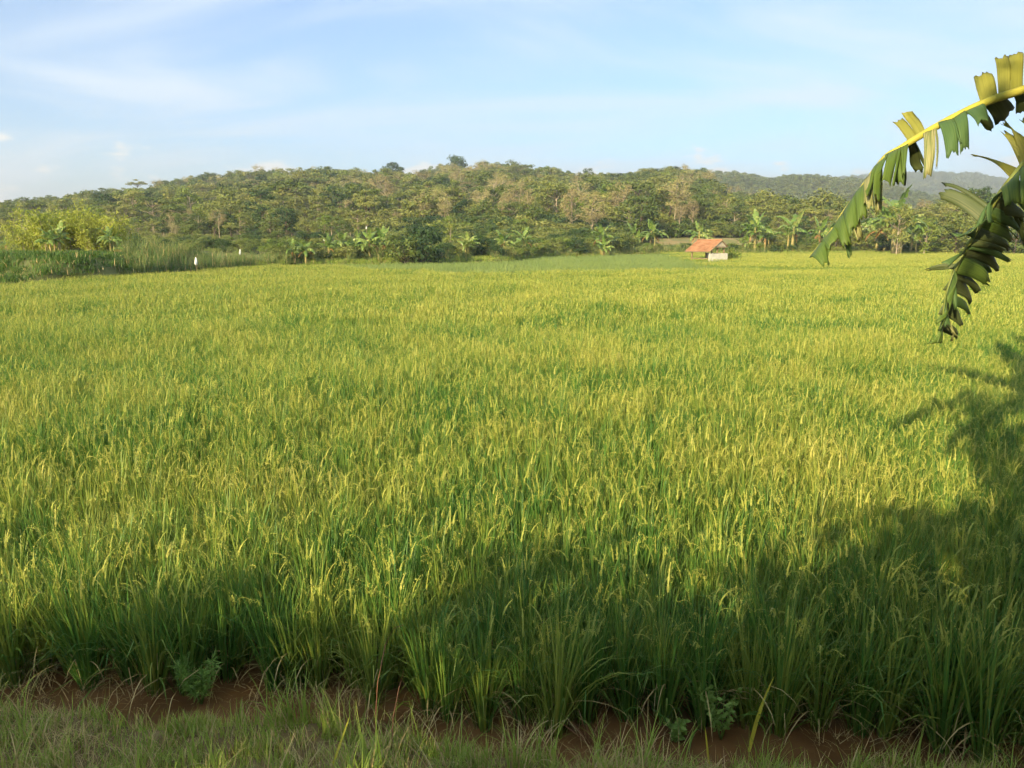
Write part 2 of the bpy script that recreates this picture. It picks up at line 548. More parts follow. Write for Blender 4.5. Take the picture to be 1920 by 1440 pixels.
# ------------------------------------------------------------------ rice
def rice_parts(r, blades, panicles, h=0.72, segs=5, ox=0.0, oy=0.0, wmul=1.0, lw=None, lp=None, lean=0.0, dead=0):
    """leaf blades (and panicles) of one clump added to builders lw / lp"""
    for b in range(blades):
        az = r.uniform(0, 2 * math.pi)
        d = Vector((math.cos(az), math.sin(az), 0))
        s = Vector((-d.y, d.x, 0))
        rr = 0.045 * r.random() ** .7
        L = h * r.uniform(0.70, 1.18)
        tilt = abs(r.gauss(0.0, 0.155)) + 0.02
        if r.random() < 0.16:
            tilt += r.uniform(0.15, 0.5); L *= 0.85
        bend = r.uniform(0.05, 0.5) + (r.uniform(0.6, 1.6) if r.random() < 0.22 else 0)
        w = r.uniform(0.005, 0.0092) * wmul
        p = Vector((ox + d.x * rr, oy + d.y * rr, -0.02))
        pts, wd = [p.copy()], [w * 0.5]
        for i in range(segs):
            t = (i + 1) / segs
            a = tilt + bend * t ** 2.4
            p = p + (d * math.sin(a) + Vector((lean * t, 0, math.cos(a)))) * (L / segs)
            pts.append(p.copy())
            wd.append(w * (1.0 if t < 0.7 else max(0.06, (1.02 - t) / 0.32)) * (0.6 + 0.4 * min(1, t * 3)))
        tw = r.uniform(-0.6, 0.6)
        sd = [(s * math.cos(tw * k / segs) + d * math.sin(tw * k / segs) * 0.8) for k in range(segs + 1)]
        lw.ribbon(pts, sd, wd)
    for b in range(dead):                     # withered lower leaves
        az = r.uniform(0, 2 * math.pi)
        d = Vector((math.cos(az), math.sin(az), 0))
        s = Vector((-d.y, d.x, 0))
        p = Vector((ox + d.x * .03, oy + d.y * .03, r.uniform(.02, .2)))
        L, a, w = r.uniform(.15, .34), r.uniform(.3, .8), r.uniform(.004, .007)
        pts = [p.copy()]
        for i in range(5):
            a += r.uniform(.2, .55)
            p = p + (d * math.sin(a) + Vector((0, 0, math.cos(a)))) * (L / 5)
            p.z = max(p.z, .006)
            pts.append(p.copy())
        lw.ribbon(pts, s, [w, w, w, w * .8, w * .5, w * .1], 1)
    for b in range(panicles):
        az = r.uniform(0, 2 * math.pi)
        d = Vector((math.cos(az), math.sin(az), 0))
        s = Vector((-d.y, d.x, 0))
        base = Vector((ox + d.x * 0.02, oy + d.y * 0.02, 0.1))
        H = h * r.uniform(0.70, 0.96)
        tl = r.uniform(0.03, 0.22)
        top = base + d * (H * tl) + Vector((lean * 0.7 * H, 0, H - 0.1))
        lw.ribbon([base, (base + top) * 0.5 + d * 0.01, top], s, [0.004 * wmul, 0.004 * wmul, 0.003 * wmul])
        # drooping head
        n = 7 if segs >= 4 else 4
        Lp = r.uniform(0.09, 0.16)
        droop = r.uniform(0.35, 1.9)
        p = top.copy()
        prev = p.copy()
        pts, wd, sd = [p.copy()], [0.006 * wmul], [s]
        for i in range(n):
            t = (i + 1) / n
            a = tl + droop * t
            p = p + (d * math.sin(a) + Vector((0, 0, math.cos(a)))) * (Lp / n)
            pts.append(p.copy())
            wd.append((0.0135 if i % 2 == 0 else 0.007) * (1.15 - 0.8 * t) * wmul)
            sd.append(s)
        lp.ribbon(pts, sd, wd)
        up = Vector((0, 0, 1))
        lp.ribbon(pts, [(d * 0.7 + up * 0.7)] * len(pts), [x * 0.9 for x in wd])
        if segs >= 5:                     # single grains standing off the rachis
            for k in range(16):
                q = pts[1 + k % n] + Vector((r.uniform(-1, 1), r.uniform(-1, 1), r.uniform(-1.2, 0.4))) * 0.014
                e = Vector((r.uniform(-.4, .4), r.uniform(-.4, .4), -1)).normalized() * 0.010
                u = Vector((r.uniform(-1, 1), r.uniform(-1, 1), 0)).normalized() * 0.0032
                lp.add([q - e * .5, q + u, q + e * .5, q - u], [(0, 1, 2, 3)])


NEAR_N = 14
near_leaf, near_pan, near_joint = [], [], []
for k in range(NEAR_N):
    r = random.Random(100 + k)
    lw, lp = MB(), MB()
    rice_parts(r, 92, 4, h=r.uniform(0.50, 0.60), lw=lw, lp=lp, dead=7, lean=r.uniform(-.05, .09))
    near_leaf.append(lw.mesh('rice_leaves_%d' % k, [M['rice'], M['straw']], True))
    near_pan.append(lp.mesh('rice_panicles_%d' % k, [M['panicle']], True))
    j = MB()
    j.add(lw.v, lw.f, 0)
    j.m = list(lw.m)
    j.add(lp.v, lp.f, 2)
    near_joint.append(j.mesh('rice_clump_%d' % k, [M['rice'], M['straw'], M['panicle']], True))


def rice_patch(seed, size, step, blades, pans, segs, wmul, h, mats, leafm=0, dark=False):
    r = random.Random(seed)
    lw, lp = MB(), MB()
    n = int(round(size / step))
    for i in range(n):
        for j in range(n):
            if r.random() < 0.05:
                continue
            rice_parts(r, blades, pans, h=h * r.uniform(0.9, 1.1), segs=segs, ox=(i + .5) * step - size / 2 + r.gauss(0, .02),
                       oy=(j + .5) * step - size / 2 + r.gauss(0, .02), wmul=wmul, lw=lw, lp=lp, lean=r.uniform(0, .06))
    j = MB()
    j.add(lw.v, lw.f, 0)
    j.add(lp.v, lp.f, 1)
    return j.mesh('rice_patch_%d' % seed, mats, True)


mats = [M['rice'], M['panicle']]
matsy = [M['rice_young'], M['rice_young']]
near_p = [rice_patch(280 + k, 0.875, 0.175, 62, 4, 5, .95, 0.555, mats) for k in range(6)]
mid_p = [rice_patch(300 + k, 1.0, 0.1667, 17, 3, 3, 1.4, 0.56, mats) for k in range(6)]
far_p = [rice_patch(320 + k, 2.0, 0.25, 13, 3, 2, 2.3, 0.60, mats) for k in range(5)]
yng_p = [rice_patch(340 + k, 2.0, 0.25, 14, 0, 2, 2.4, 0.50, matsy) for k in range(4)]

ROW = R(-5.5)
cr, sr = math.cos(ROW), math.sin(ROW)


def rice_edge(x):
    return np.interp(x, [-9, -2.4, -0.9, 0.0, 0.35, 1.15, 1.5, 4, 9], [3.95, 3.66, 3.55, 3.27, 3.22, 3.30, 3.10, 3.02, 2.8])


# clumps set out in planted rows
STEP = 0.175
gu = np.arange(-26, 26, STEP)
gv = np.arange(2.0, 22, STEP)
U, V = np.meshgrid(gu, gv)
U = U + rng.normal(0, .03, U.shape)
V = V + rng.normal(0, .03, V.shape)
PX_ = (U * cr - V * sr).ravel()
PY_ = (U * sr + V * cr).ravel()
keep = (PY_ > rice_edge(PX_)) & (np.abs(PX_) < 0.80 * PY_ + 1.7) & (PY_ < 20) & (rng.random(PX_.shape) > 0.015)
PX_, PY_ = PX_[keep], PY_[keep]
order = np.argsort(PY_ + 0.10 * PX_)
PX_, PY_ = PX_[order], PY_[order]
inview = np.abs(PX_) < 0.665 * (PY_ * .983 + 0.35)
hero = np.where(inview)[0][:300]
hero_set = np.zeros(len(PX_), bool)
hero_set[hero] = True


def hscale(x, y):
    return 1.0 + 0.07 * np.sin(x * 1.3 + 0.7 + np.sin(y * .7)) * np.sin(y * 1.1) + 0.07 * np.sin(x * .41 - y * .63 + 2) + .04 * np.sin(x * .17 + y * .29)


ORD = 'first second third fourth fifth sixth seventh eighth ninth tenth eleventh twelfth thirteenth fourteenth fifteenth sixteenth seventeenth eighteenth nineteenth twentieth'.split()
ORD += ['twenty-' + w for w in ORD[:9]] + ['thirtieth'] + ['thirty-' + w for w in ORD[:9]]
FRONT = sorted([i for i in hero if PY_[i] < rice_edge(PX_[i]) + 0.17], key=lambda i: PX_[i])
FRONT = {int(i): k for k, i in enumerate(FRONT)}
for c, i in enumerate(hero):
    x, y = float(PX_[i]), float(PY_[i])
    k = int(rng.integers(NEAR_N))
    front = int(i) in FRONT and FRONT[int(i)] < len(ORD)
    s = float(hscale(x, y) * rng.uniform(0.92, 1.06))
    e = empty('rice_plant', (x, y, 0.0), float(rng.uniform(0, 6.28)), (s, s, s))
    e.rotation_euler = (float(rng.normal(0, .04)), float(rng.normal(0.02, .04)), e.rotation_euler[2])
    if front:
        tag(e, ORD[FRONT[int(i)]] + ' rice clump along the front mud edge, counted from the left', 'rice', 'front row of rice along the mud edge')
    else:
        tag(e, 'green rice clump with drooping yellow heads in the shaded rows behind the front row', 'rice', 'shaded near rows of rice')
    o = link('leaf_blades', near_leaf[k], e); o['kind'] = 'stuff'
    o = link('panicles', near_pan[k], e); o['kind'] = 'stuff'

VH = float((-PX_ * sr + PY_ * cr)[hero].max())
rest = ~hero_set & ((-PX_ * sr + PY_ * cr) < VH + .1)
x, y = PX_[rest], PY_[rest]
n = len(x)
s = hscale(x, y) * rng.uniform(0.9, 1.08, n)
near_pts = np.stack([x, y, np.zeros(n)], 1)
near_rot = np.stack([rng.normal(0, .05, n), rng.normal(0.03, .05, n), rng.uniform(0, 6.28, n)], 1)
scatter('rice_field', near_joint, near_pts, near_rot, np.stack([s, s, s], 1), rng.integers(0, NEAR_N, n),
        'green rice at the sides of the shaded front rows', 'rice')

gu = np.arange(-26, 26, .875); gv = np.arange(VH + .09 + .4375, 16.5, .875)
U, V = np.meshgrid(gu, gv)
x = (U * cr - V * sr).ravel(); y = (U * sr + V * cr).ravel()
k = (np.abs(x) < 0.74 * y + 2.5)
x, y = x[k], y[k]
n = len(x)
sz = hscale(x, y) * rng.uniform(0.96, 1.04, n)
scatter('ripening_rice', near_p, np.stack([x, y, np.zeros(n)], 1), np.stack([np.zeros(n), np.zeros(n), ROW + rng.integers(0, 4, n) * math.pi / 2], 1),
        np.stack([np.ones(n), np.ones(n), sz], 1), rng.integers(0, len(near_p), n), 'ripening rice where the shade gives way to sunlight', 'rice')
VT = gv[-1] + .4375

# mid distance: metre patches; farther: two metre patches
gx = np.arange(-75, 75, 0.97); gy = np.arange(12.3, 62, 0.97)
X, Y = np.meshgrid(gx, gy)
x, y = X.ravel() + rng.normal(0, .05, X.size), Y.ravel() + rng.normal(0, .05, X.size)
k = (np.abs(x) < 0.72 * y + 8) & (y < y1(x) - 0.5) & (y < yb(x) - 0.5) & ((-x * sr + y * cr) > VT + .45)
x, y = x[k], y[k]
n = len(x)
s = rng.uniform(0.96, 1.05, n)
sz = hscale(x, y) * rng.uniform(0.95, 1.05, n)
scatter('rice_crop', mid_p, np.stack([x, y, np.zeros(n)], 1), np.stack([np.zeros(n), np.zeros(n), rng.integers(0, 4, n) * math.pi / 2 + rng.normal(0, .05, n)], 1),
        np.stack([s, s, sz], 1), rng.integers(0, len(mid_p), n), 'sunlit yellow green rice crop across the middle of the field', 'rice')

gx = np.arange(-60, 110, 1.94); gy = np.arange(44, 112, 1.94)
X, Y = np.meshgrid(gx, gy)
x, y = X.ravel() + rng.normal(0, .08, X.size), Y.ravel() + rng.normal(0, .08, X.size)
k = (np.abs(x) < 0.72 * y + 8) & (y > y1(x) + 1.5) & (y < yb(x) - 1.1)
x, y = x[k], y[k]
young = x < 15.5 + 0.12 * (y - 50) + 2.5 * np.sin(y * .4)
for nm, sel, pr, lab in (('far_rice', ~young, far_p, 'light green rice plot around and beyond the tiled hut'),
                         ('young_rice', young, yng_p, 'shorter bluish green plot of younger rice before the banana row')):
    xx, y2 = x[sel], y[sel]
    n = len(xx)
    s = rng.uniform(0.98, 1.06, n)
    sz = rng.uniform(0.93, 1.07, n)
    scatter(nm, pr, np.stack([xx, y2, np.zeros(n)], 1), np.stack([np.zeros(n), np.zeros(n), rng.integers(0, 4, n) * math.pi / 2], 1),
            np.stack([s, s, sz], 1), rng.integers(0, len(pr), n), lab, 'rice')


# ------------------------------------------------------------------ trees
def rand_unit(r):
    while True:
        v = Vector((r.uniform(-1, 1), r.uniform(-1, 1), r.uniform(-1, 1)))
        if 0.05 < v.length < 1:
            return v.normalized()


def tree_parts(seed, h=9.0, cw=3.2, crown_base=0.35, lobes=16, leaves=1300, leaf=0.34, flat=0.62, shape='round', trunk_r=0.16, sparse=1.0, lobe_r=1.1):
    """tapered trunk with limbs; crown of separate leaf-sized faces in clumps"""
    r = random.Random(seed)
    tr, cr_ = MB(), MB()
    bend = Vector((r.uniform(-.5, .5), r.uniform(-.5, .5), 0))
    tpts = []
    for i in range(6):
        t = i / 5
        tpts.append(Vector((bend.x * t * t, bend.y * t * t, t * h * 0.8 - 0.3)) + Vector((r.uniform(-.08, .08), r.uniform(-.08, .08), 0)))
    tr.tube(tpts, [trunk_r * (1.15 - 0.95 * i / 5) for i in range(6)], 6)
    cb = h * crown_base
    cents = []
    for k in range(lobes):
        for _ in range(12):
            u = rand_unit(r) * (r.uniform(0.35, 1.0) ** 0.5)
            if shape == 'umbrella':
                c = Vector((u.x * cw, u.y * cw, h * 0.84 + u.z * h * 0.09 - 0.08 * h * (u.x ** 2 + u.y ** 2)))
            elif shape == 'cone':
                t = r.uniform(0, 1)
                w = cw * (1 - 0.75 * t)
                c = Vector((u.x * w, u.y * w, cb + (h - cb) * t * 0.93))
            else:
                c = Vector((u.x * cw * 0.8, u.y * cw * 0.8, (cb + h) / 2 + u.z * (h - cb) * 0.42))
            if all((c - q).length > lobe_r * 0.62 for q, _ in cents):
                break
        lr = lobe_r * r.uniform(0.65, 1.2)
        cents.append((c, lr))
        # limb to the clump
        zt = min(max(c.z - r.uniform(0.8, 2.4), h * 0.2), h * 0.76)
        t = (zt + 0.3) / (h * 0.8)
        root = Vector((bend.x * t * t, bend.y * t * t, zt))
        midp = (root + c) * 0.5 + Vector((0, 0, -0.25))
        tr.tube([root, midp, c + (c - root) * 0.05], [trunk_r * 0.38, trunk_r * 0.24, trunk_r * 0.08], 4)
        if sparse < 0.6:
            for q in range(3):
                e = c + rand_unit(r) * lr
                tr.tube([midp, (midp + e) * .5 + Vector((0, 0, .1)), e], [trunk_r * .16, trunk_r * .1, trunk_r * .04], 3, cap=False)
    per = max(8, int(leaves * sparse / lobes))
    for c, lr in cents:
        for k in range(per):
            u = rand_unit(r)
            rad = lr * (r.random() ** 0.45)
            p = c + Vector((u.x * rad, u.y * rad, u.z * rad * flat))
            nrm = (u + Vector((0, 0, 0.55)) + rand_unit(r) * 0.75).normalized()
            a = nrm.cross(rand_unit(r))
            if a.length < 1e-3:
                continue
            a.normalize()
            b = nrm.cross(a)
            L = leaf * r.uniform(0.6, 1.3)
            w = L * r.uniform(0.45, 0.8)
            cr_.add([p - a * L * .5, p + b * w * .5 - a * L * .05, p + a * L * .5 - nrm * L * .12, p - b * w * .5 - a * L * .05], [(0, 1, 2, 3)])
    return tr, cr_


def tree_kind(nm, n, leafmat, barkmat, **kw):
    out = []
    for k in range(n):
        tr, cw_ = tree_parts(kw.get('seed', 1) * 50 + k, **{q: v for q, v in kw.items() if q != 'seed'})
        j = MB()
        j.add(cw_.v, cw_.f, 0)
        j.add(tr.v, tr.f, 1)
        out.append((tr.mesh(nm + '_trunk', [barkmat], True), cw_.mesh(nm + '_crown', [leafmat]), j.mesh(nm + '_whole', [leafmat, barkmat])))
    return out


K = {
    'broad': tree_kind('broad', 6, M['forest'], M['bark_dark'], seed=1, h=9, cw=3.6, crown_base=0.06, lobes=24, leaves=2100, leaf=0.44, lobe_r=1.3),
    'tier': tree_kind('tier', 4, M['forest'], M['bark'], seed=2, h=10, cw=3.9, crown_base=0.2, lobes=22, leaves=1900, leaf=0.42, flat=0.42, lobe_r=1.4),
    'dark': tree_kind('dark', 3, M['forest_dark'], M['bark_dark'], seed=3, h=9, cw=2.8, crown_base=0.15, lobes=20, leaves=1700, leaf=0.40, lobe_r=1.1),
    'bright': tree_kind('bright', 3, M['forest_bright'], M['bark'], seed=4, h=9, cw=2.8, crown_base=0.12, lobes=16, leaves=1300, leaf=0.38, lobe_r=1.05),
    'dry': tree_kind('dry', 4, M['dry_leaf'], M['bark'], seed=5, h=11, cw=3.0, crown_base=0.42, lobes=20, leaves=2900, leaf=0.24, sparse=0.59, lobe_r=1.15, trunk_r=0.13),
    'umbrella': tree_kind('umbrella', 2, M['forest'], M['bark_dark'], seed=6, h=10, cw=3.2, lobes=14, leaves=1300, leaf=0.4, flat=0.4, shape='umbrella', lobe_r=1.2),
    'column': tree_kind('column', 2, M['forest_bright'], M['bark'], seed=7, h=8, cw=1.5, crown_base=0.12, lobes=20, leaves=1300, leaf=0.28, shape='cone', lobe_r=0.65, trunk_r=0.09),
    'bush': tree_kind('bush', 4, M['forest'], M['bark_dark'], seed=8, h=3, cw=1.7, crown_base=0.02, lobes=18, leaves=1700, leaf=0.20, lobe_r=0.7, trunk_r=0.06),
    'bushdark': tree_kind('bushdark', 2, M['forest_dark'], M['bark_dark'], seed=9, h=3, cw=1.7, crown_base=0.02, lobes=20, leaves=2000, leaf=0.20, lobe_r=0.7, trunk_r=0.06),
    'bushbright': tree_kind('bushbright', 3, M['forest_bright'], M['bark'], seed=10, h=3, cw=1.6, crown_base=0.02, lobes=16, leaves=1500, leaf=0.20, lobe_r=0.65, trunk_r=0.05),
    'round': tree_kind('round', 3, M['forest_dark'], M['bark_dark'], seed=12, h=9, cw=3.0, crown_base=0.1, lobes=30, leaves=3000, leaf=0.46, lobe_r=1.35),
    'far': tree_kind('far', 4, M['far_leaf'], M['bark_dark'], seed=11, h=9, cw=3.6, crown_base=0.2, lobes=12, leaves=420, leaf=0.85, lobe_r=1.6),
}
KH = {'round': 9, 'broad': 9, 'tier': 10, 'dark': 9, 'bright': 9, 'dry': 11, 'umbrella': 10, 'column': 8, 'bush': 3, 'bushdark': 3, 'bushbright': 3, 'far': 9}


def plant_tree(kind, var, x, y, h, label, cat='tree', group=None, name='tree', wide=1.0, z=None):
    tr, cw_, _ = K[kind][var % len(K[kind])]
    s = h / KH[kind]
    zz_ = float(terrain(x, y)) if z is None else z
    e = empty(name, (x, y, zz_ - 0.1), random.uniform(0, 6.28), (s * wide, s * wide, s))
    link('trunk', tr, e)
    link('crown', cw_, e)
    tag(e, label, cat, group)
    return e


def tree_px(kind, var, px, top, Yd, label, wide=1.0, **kw):
    """stand a tree at distance Yd so that its top reaches a given photo row"""
    p = at(px, top, Yd)
    zb = float(terrain(p.x, Yd))
    return plant_tree(kind, var, p.x, Yd, p.z - zb + 0.1, label, wide=wide, **kw)


# ------------------------------------------------------------------ forest on the hill
gx = np.arange(-420, 420, 5.3); gy = np.arange(92, 440, 5.3)
X, Y = np.meshgrid(gx, gy)
x = X.ravel() + rng.uniform(-2.2, 2.2, X.size)
y = Y.ravel() + rng.uniform(-2.2, 2.2, X.size)
px = 960 + F_PX * x / y
k = (px > -260) & (px < 2250) & (rng.random(x.size) > 0.06)
k &= (y > 146) | ((px < 730) & (y > 92 + 0.03 * np.maximum(px - 300, 0))) | ((px > 730) & (px < 1215) & (y > 128)) | ((px > 1440) & (y > 126))
x, y, px = x[k], y[k], px[k]
kinds = ['broad', 'tier', 'dark', 'bright', 'dry', 'umbrella']
pool, start = [], {}
for kd in kinds:
    start[kd] = len(pool)
    pool += [t[2] for t in K[kd]]
blot = np.sin(x * .031 + 1.3) * np.sin(y * .043 + .4) + 0.6 * np.sin(x * .083 + y * .06)
tp = rng.random(x.size)
drybias = 0.04 + 0.12 * np.exp(-((px - 890) / 110) ** 2) * (y > 160) + 0.10 * np.exp(-((px - 1320) / 110) ** 2)
darkb = 0.06 + 0.10 * (blot < -0.5)
kd = np.where(tp < drybias, 4, np.where(tp < drybias + darkb, 2, np.where(tp < drybias + darkb + .10, 3, np.where(tp < drybias + darkb + .5, 1, np.where(tp < .93, 0, 5)))))
hh = (5.2 + 6.2 * rng.random(x.size) ** 1.4) * (1 - 0.22 * sstep(330, 430, y))
hh = np.where(kd == 4, hh * 1.12, hh)
hh = hh * (0.52 + 0.48 * sstep(100, 165, y)) * (0.60 + 0.40 * sstep(-50, 480, px))
hh *= np.where((px > 1340) & (px < 1750), 0.85, 1.0)
zb = terrain(x, y)
order = np.argsort(y)
x, y, px, kd, hh, zb = (a[order] for a in (x, y, px, kd, hh, zb))
seen = np.where((px > -15) & (px < 1935))[0][:240]
solo = np.zeros(len(x), bool)
solo[seen] = True
LBL = {'broad': ('olive green broadleaf tree in the front ranks of the hill forest', 'broadleaf trees at the foot of the hill'),
       'tier': ('tree with layered olive foliage in the front ranks of the hill forest', 'layered trees at the foot of the hill'),
       'dark': ('dark green full crowned tree in the front ranks of the hill forest', 'dark trees at the foot of the hill'),
       'bright': ('fresh green tree in the front ranks of the hill forest', 'fresh green trees at the foot of the hill'),
       'dry': ('pale trunked tree with thin tan foliage in the front ranks of the hill forest', 'thin tan trees at the foot of the hill'),
       'umbrella': ('flat topped tree in the front ranks of the hill forest', 'flat topped trees at the foot of the hill')}
for i in np.where(solo)[0]:
    nm = kinds[kd[i]]
    plant_tree(nm, int(rng.integers(9)), float(x[i]), float(y[i]), float(hh[i]), LBL[nm][0], 'tree', LBL[nm][1], name='forest_tree', wide=float(rng.uniform(.95, 1.3)))
m = ~solo
n = int(m.sum())
idx = np.array([start[kinds[q]] + int(rng.integers(len(K[kinds[q]]))) for q in kd[m]])
s = hh[m] / np.array([KH[kinds[q]] for q in kd[m]])
w = s * rng.uniform(0.9, 1.6, n)
scatter('hillside_forest', pool, np.stack([x[m], y[m], zb[m] - .1], 1), np.stack([rng.normal(0, .05, n), rng.normal(0, .05, n), rng.uniform(0, 6.28, n)], 1),
        np.stack([w, w, s], 1), idx, 'olive green forest covering the long hill behind the field', 'forest')

# forest on the far hills
pts, scs = [], []
for (Xv, Yv, Zv), step_n, sc_ in ((FAR[0], 500, 1.0), (FAR[1], 2600, 1.05), (FAR[2], 3600, 1.9)):
    nr, nc = Xv.shape
    for _ in range(step_n):
        a, b = rng.uniform(0, 9.9), rng.uniform(0, nc - 1.01)
        i, j = int(a), int(b)
        fa, fb = a - i, b - j
        def bil(Q): return (Q[i, j] * (1 - fa) * (1 - fb) + Q[i + 1, j] * fa * (1 - fb) + Q[i, j + 1] * (1 - fa) * fb + Q[i + 1, j + 1] * fa * fb)
        pts.append((bil(Xv), bil(Yv), bil(Zv) - .2))
        q = sc_ * rng.uniform(.7, 1.15)
        scs.append((q * 1.25, q * 1.25, q))
n = len(pts)
scatter('far_forest', [t[2] for t in K['far']], pts, np.stack([np.zeros(n), np.zeros(n), rng.uniform(0, 6.28, n)], 1), scs, rng.integers(0, 4, n),
        'distant forest on the hazy hills behind the main ridge', 'forest')

# trees one can point to
SKY = 'trees standing up along the skyline'
tree_px('umbrella', 0, 255, 334, 425, 'lone flat topped tree on the low end of the ridge skyline', 1.5, group=SKY)
tree_px('round', 0, 737, 300, 425, 'rounded tree standing alone on the ridge just before the knoll', 1.25, group=SKY)
tree_px('umbrella', 1, 722, 320, 428, 'low spreading tree beside the rounded tree on the ridge', 1.4, group=SKY)
tree_px('round', 1, 855, 287, 430, 'tallest tree on the skyline, at the summit of the ridge', 1.15, group=SKY)
tree_px('broad', 2, 838, 306, 432, 'tree leaning on the foot of the tallest skyline tree', 1.1, group=SKY)
tree_px('round', 2, 908, 298, 430, 'umbrella shaped tree right after the tallest skyline tree', 1.2, group=SKY)
tree_px('broad', 1, 960, 300, 425, 'broad pale tree with a square top on the summit ridge', 1.6, group=SKY)
tree_px('dark', 2, 1101, 312, 420, 'small dark round tree beside the white cloud on the ridge', 1.0, group=SKY)
tree_px('umbrella', 1, 1140, 321, 425, 'low umbrella tree behind the small dark round tree', 0.9, group=SKY)
tree_px('broad', 1, 1215, 314, 330, 'tall olive tree at the start of the right crest', 1.2, group=SKY)
tree_px('dark', 0, 1252, 309, 330, 'highest tree of the crest above the tiled hut', 1.2, group=SKY)
tree_px('broad', 4, 1285, 318, 325, 'olive tree next to the highest tree of that crest', 1.2, group=SKY)
tree_px('bright', 0, 1312, 317, 300, 'bright green tree with ragged top where the ridge drops away', 1.25, group=SKY)
tree_px('bright', 1, 1300, 335, 280, 'yellow green tree below the ragged bright one', 1.2, group=SKY)

DRY = 'pale thin trees with tan crowns'
tree_px('dry', 0, 318, 395, 120, 'thin pale tree with leaning trunk behind the dark reed bank', 0.8, group=DRY)
tree_px('dry', 1, 349, 385, 125, 'taller pale tree with forked crown beside the leaning one', 0.85, group=DRY)
tree_px('dry', 2, 790, 352, 134, 'tan leafless looking tree at the start of the dry grove', 0.9, group=DRY)
tree_px('dry', 3, 812, 346, 138, 'pinkish tan tree in the middle of the dry grove', 0.95, group=DRY)
tree_px('dry', 0, 834, 355, 133, 'slim tan tree with two straight pale trunks', 0.8, group=DRY)
tree_px('dry', 1, 905, 342, 142, 'bare topped pale tree above the dark shrubs', 0.85, group=DRY)
tree_px('dry', 2, 950, 347, 136, 'straight pale trunk with a small tan crown', 0.7, group=DRY)
tree_px('dry', 3, 975, 340, 140, 'tall pale trunk with a feathery tan crown', 0.75, group=DRY)
tree_px('dry', 0, 992, 350, 137, 'short pale trunk next to the feathery crowned tree', 0.7, group=DRY)
tree_px('dry', 2, 1075, 342, 122, 'large tan tree, the taller of the dry pair in mid field edge', 0.95, group=DRY)
tree_px('dry', 3, 1112, 355, 120, 'wide tan tree, the lower of the dry pair at the field edge', 1.1, group=DRY)
tree_px('dry', 1, 632, 400, 140, 'small tan tree behind the banana row', 0.8, group=DRY)
tree_px('dry', 3, 745, 395, 145, 'tan shrubby tree behind the big round bush', 0.9, group=DRY)
tree_px('dry', 0, 1275, 372, 143, 'tan tree behind the bare earth strip', 0.9, group=DRY)
tree_px('dry', 2, 1300, 366, 144, 'thin trunked tree over the bare earth strip', 0.8, group=DRY)
tree_px('dark', 0, 865, 366, 140, 'dark green pointed tree between the dry groves', 0.9)
tree_px('dark', 1, 885, 395, 150, 'dark tree low in front of the pale trunks', 1.1)
tree_px('dark', 2, 1020, 390, 160, 'dark bluish tree behind the tan pair', 1.1)
tree_px('dark', 0, 1155, 378, 165, 'dark tree just after the tan pair', 1.1)
tree_px('column', 0, 842, 405, 78, 'slender yellow green tree at the edge of the young rice', 1.1)
tree_px('column', 1, 487, 378, 150, 'narrow bright green tree lit on the hillside foot', 1.0)
tree_px('bright', 2, 1420, 380, 150, 'leafy tree behind the pair of banana plants', 1.1)
tree_px('broad', 3, 545, 388, 135, 'olive tree with open trunk behind the reeds', 1.2)
tree_px('broad', 5, 420, 400, 120, 'olive tree behind the second white flag', 1.2)
tree_px('dark', 1, 380, 405, 125, 'dark tree behind the forked pale tree', 1.1)
tree_px('tier', 0, 1690, 372, 95, 'tall yellowish tree on slim trunks behind the big banana leaf', 0.75)
tree_px('bright', 0, 1740, 392, 100, 'fresh green tree beyond the hanging banana leaf', 1.0)
tree_px('broad', 0, 1800, 385, 105, 'olive tree behind the torn hanging leaf', 1.1)
tree_px('bright', 1, 1860, 392, 100, 'pale green tree at the far end of the field edge', 1.1)
tree_px('broad', 2, 1910, 388, 102, 'olive tree at the picture edge beyond the rice', 1.1)

# bushes along the field edge
BU = 'bushes along the far field edge'
tree_px('bush', 0, 757, 428, 66, 'big olive half of the round bush pair at the young rice', 1.0, cat='bush', name='bush', group=BU)
tree_px('bushdark', 0, 792, 424, 66.5, 'big dark half of the round bush pair at the young rice', 0.95, cat='bush', name='bush', group=BU)
tree_px('bushdark', 1, 256, 436, 60, 'dark bush beside the yellow bamboo', 0.8, cat='bush', name='bush', group=BU)
tree_px('bushdark', 0, 292, 460, 57, 'low dark green bush after the bamboo mound', 1.2, cat='bush', name='bush', group=BU)
tree_px('bush', 2, 870, 440, 74, 'bluish leafy shrub beyond the slender tree', 1.0, cat='bush', name='bush', group=BU)
tree_px('bushdark', 1, 905, 437, 76, 'dark leafy shrub below the pale trunks', 1.2, cat='bush', name='bush', group=BU)
tree_px('bushbright', 0, 1000, 442, 92, 'light green shrub near the bend of the rice edge', 1.2, cat='bush', name='bush', group=BU)
tree_px('bushbright', 1, 1050, 440, 98, 'light green shrub under the tan pair', 1.2, cat='bush', name='bush', group=BU)
tree_px('bushbright', 2, 1372, 462, 76, 'small yellow green bush beside the hut', 0.9, cat='bush', name='bush', group=BU)
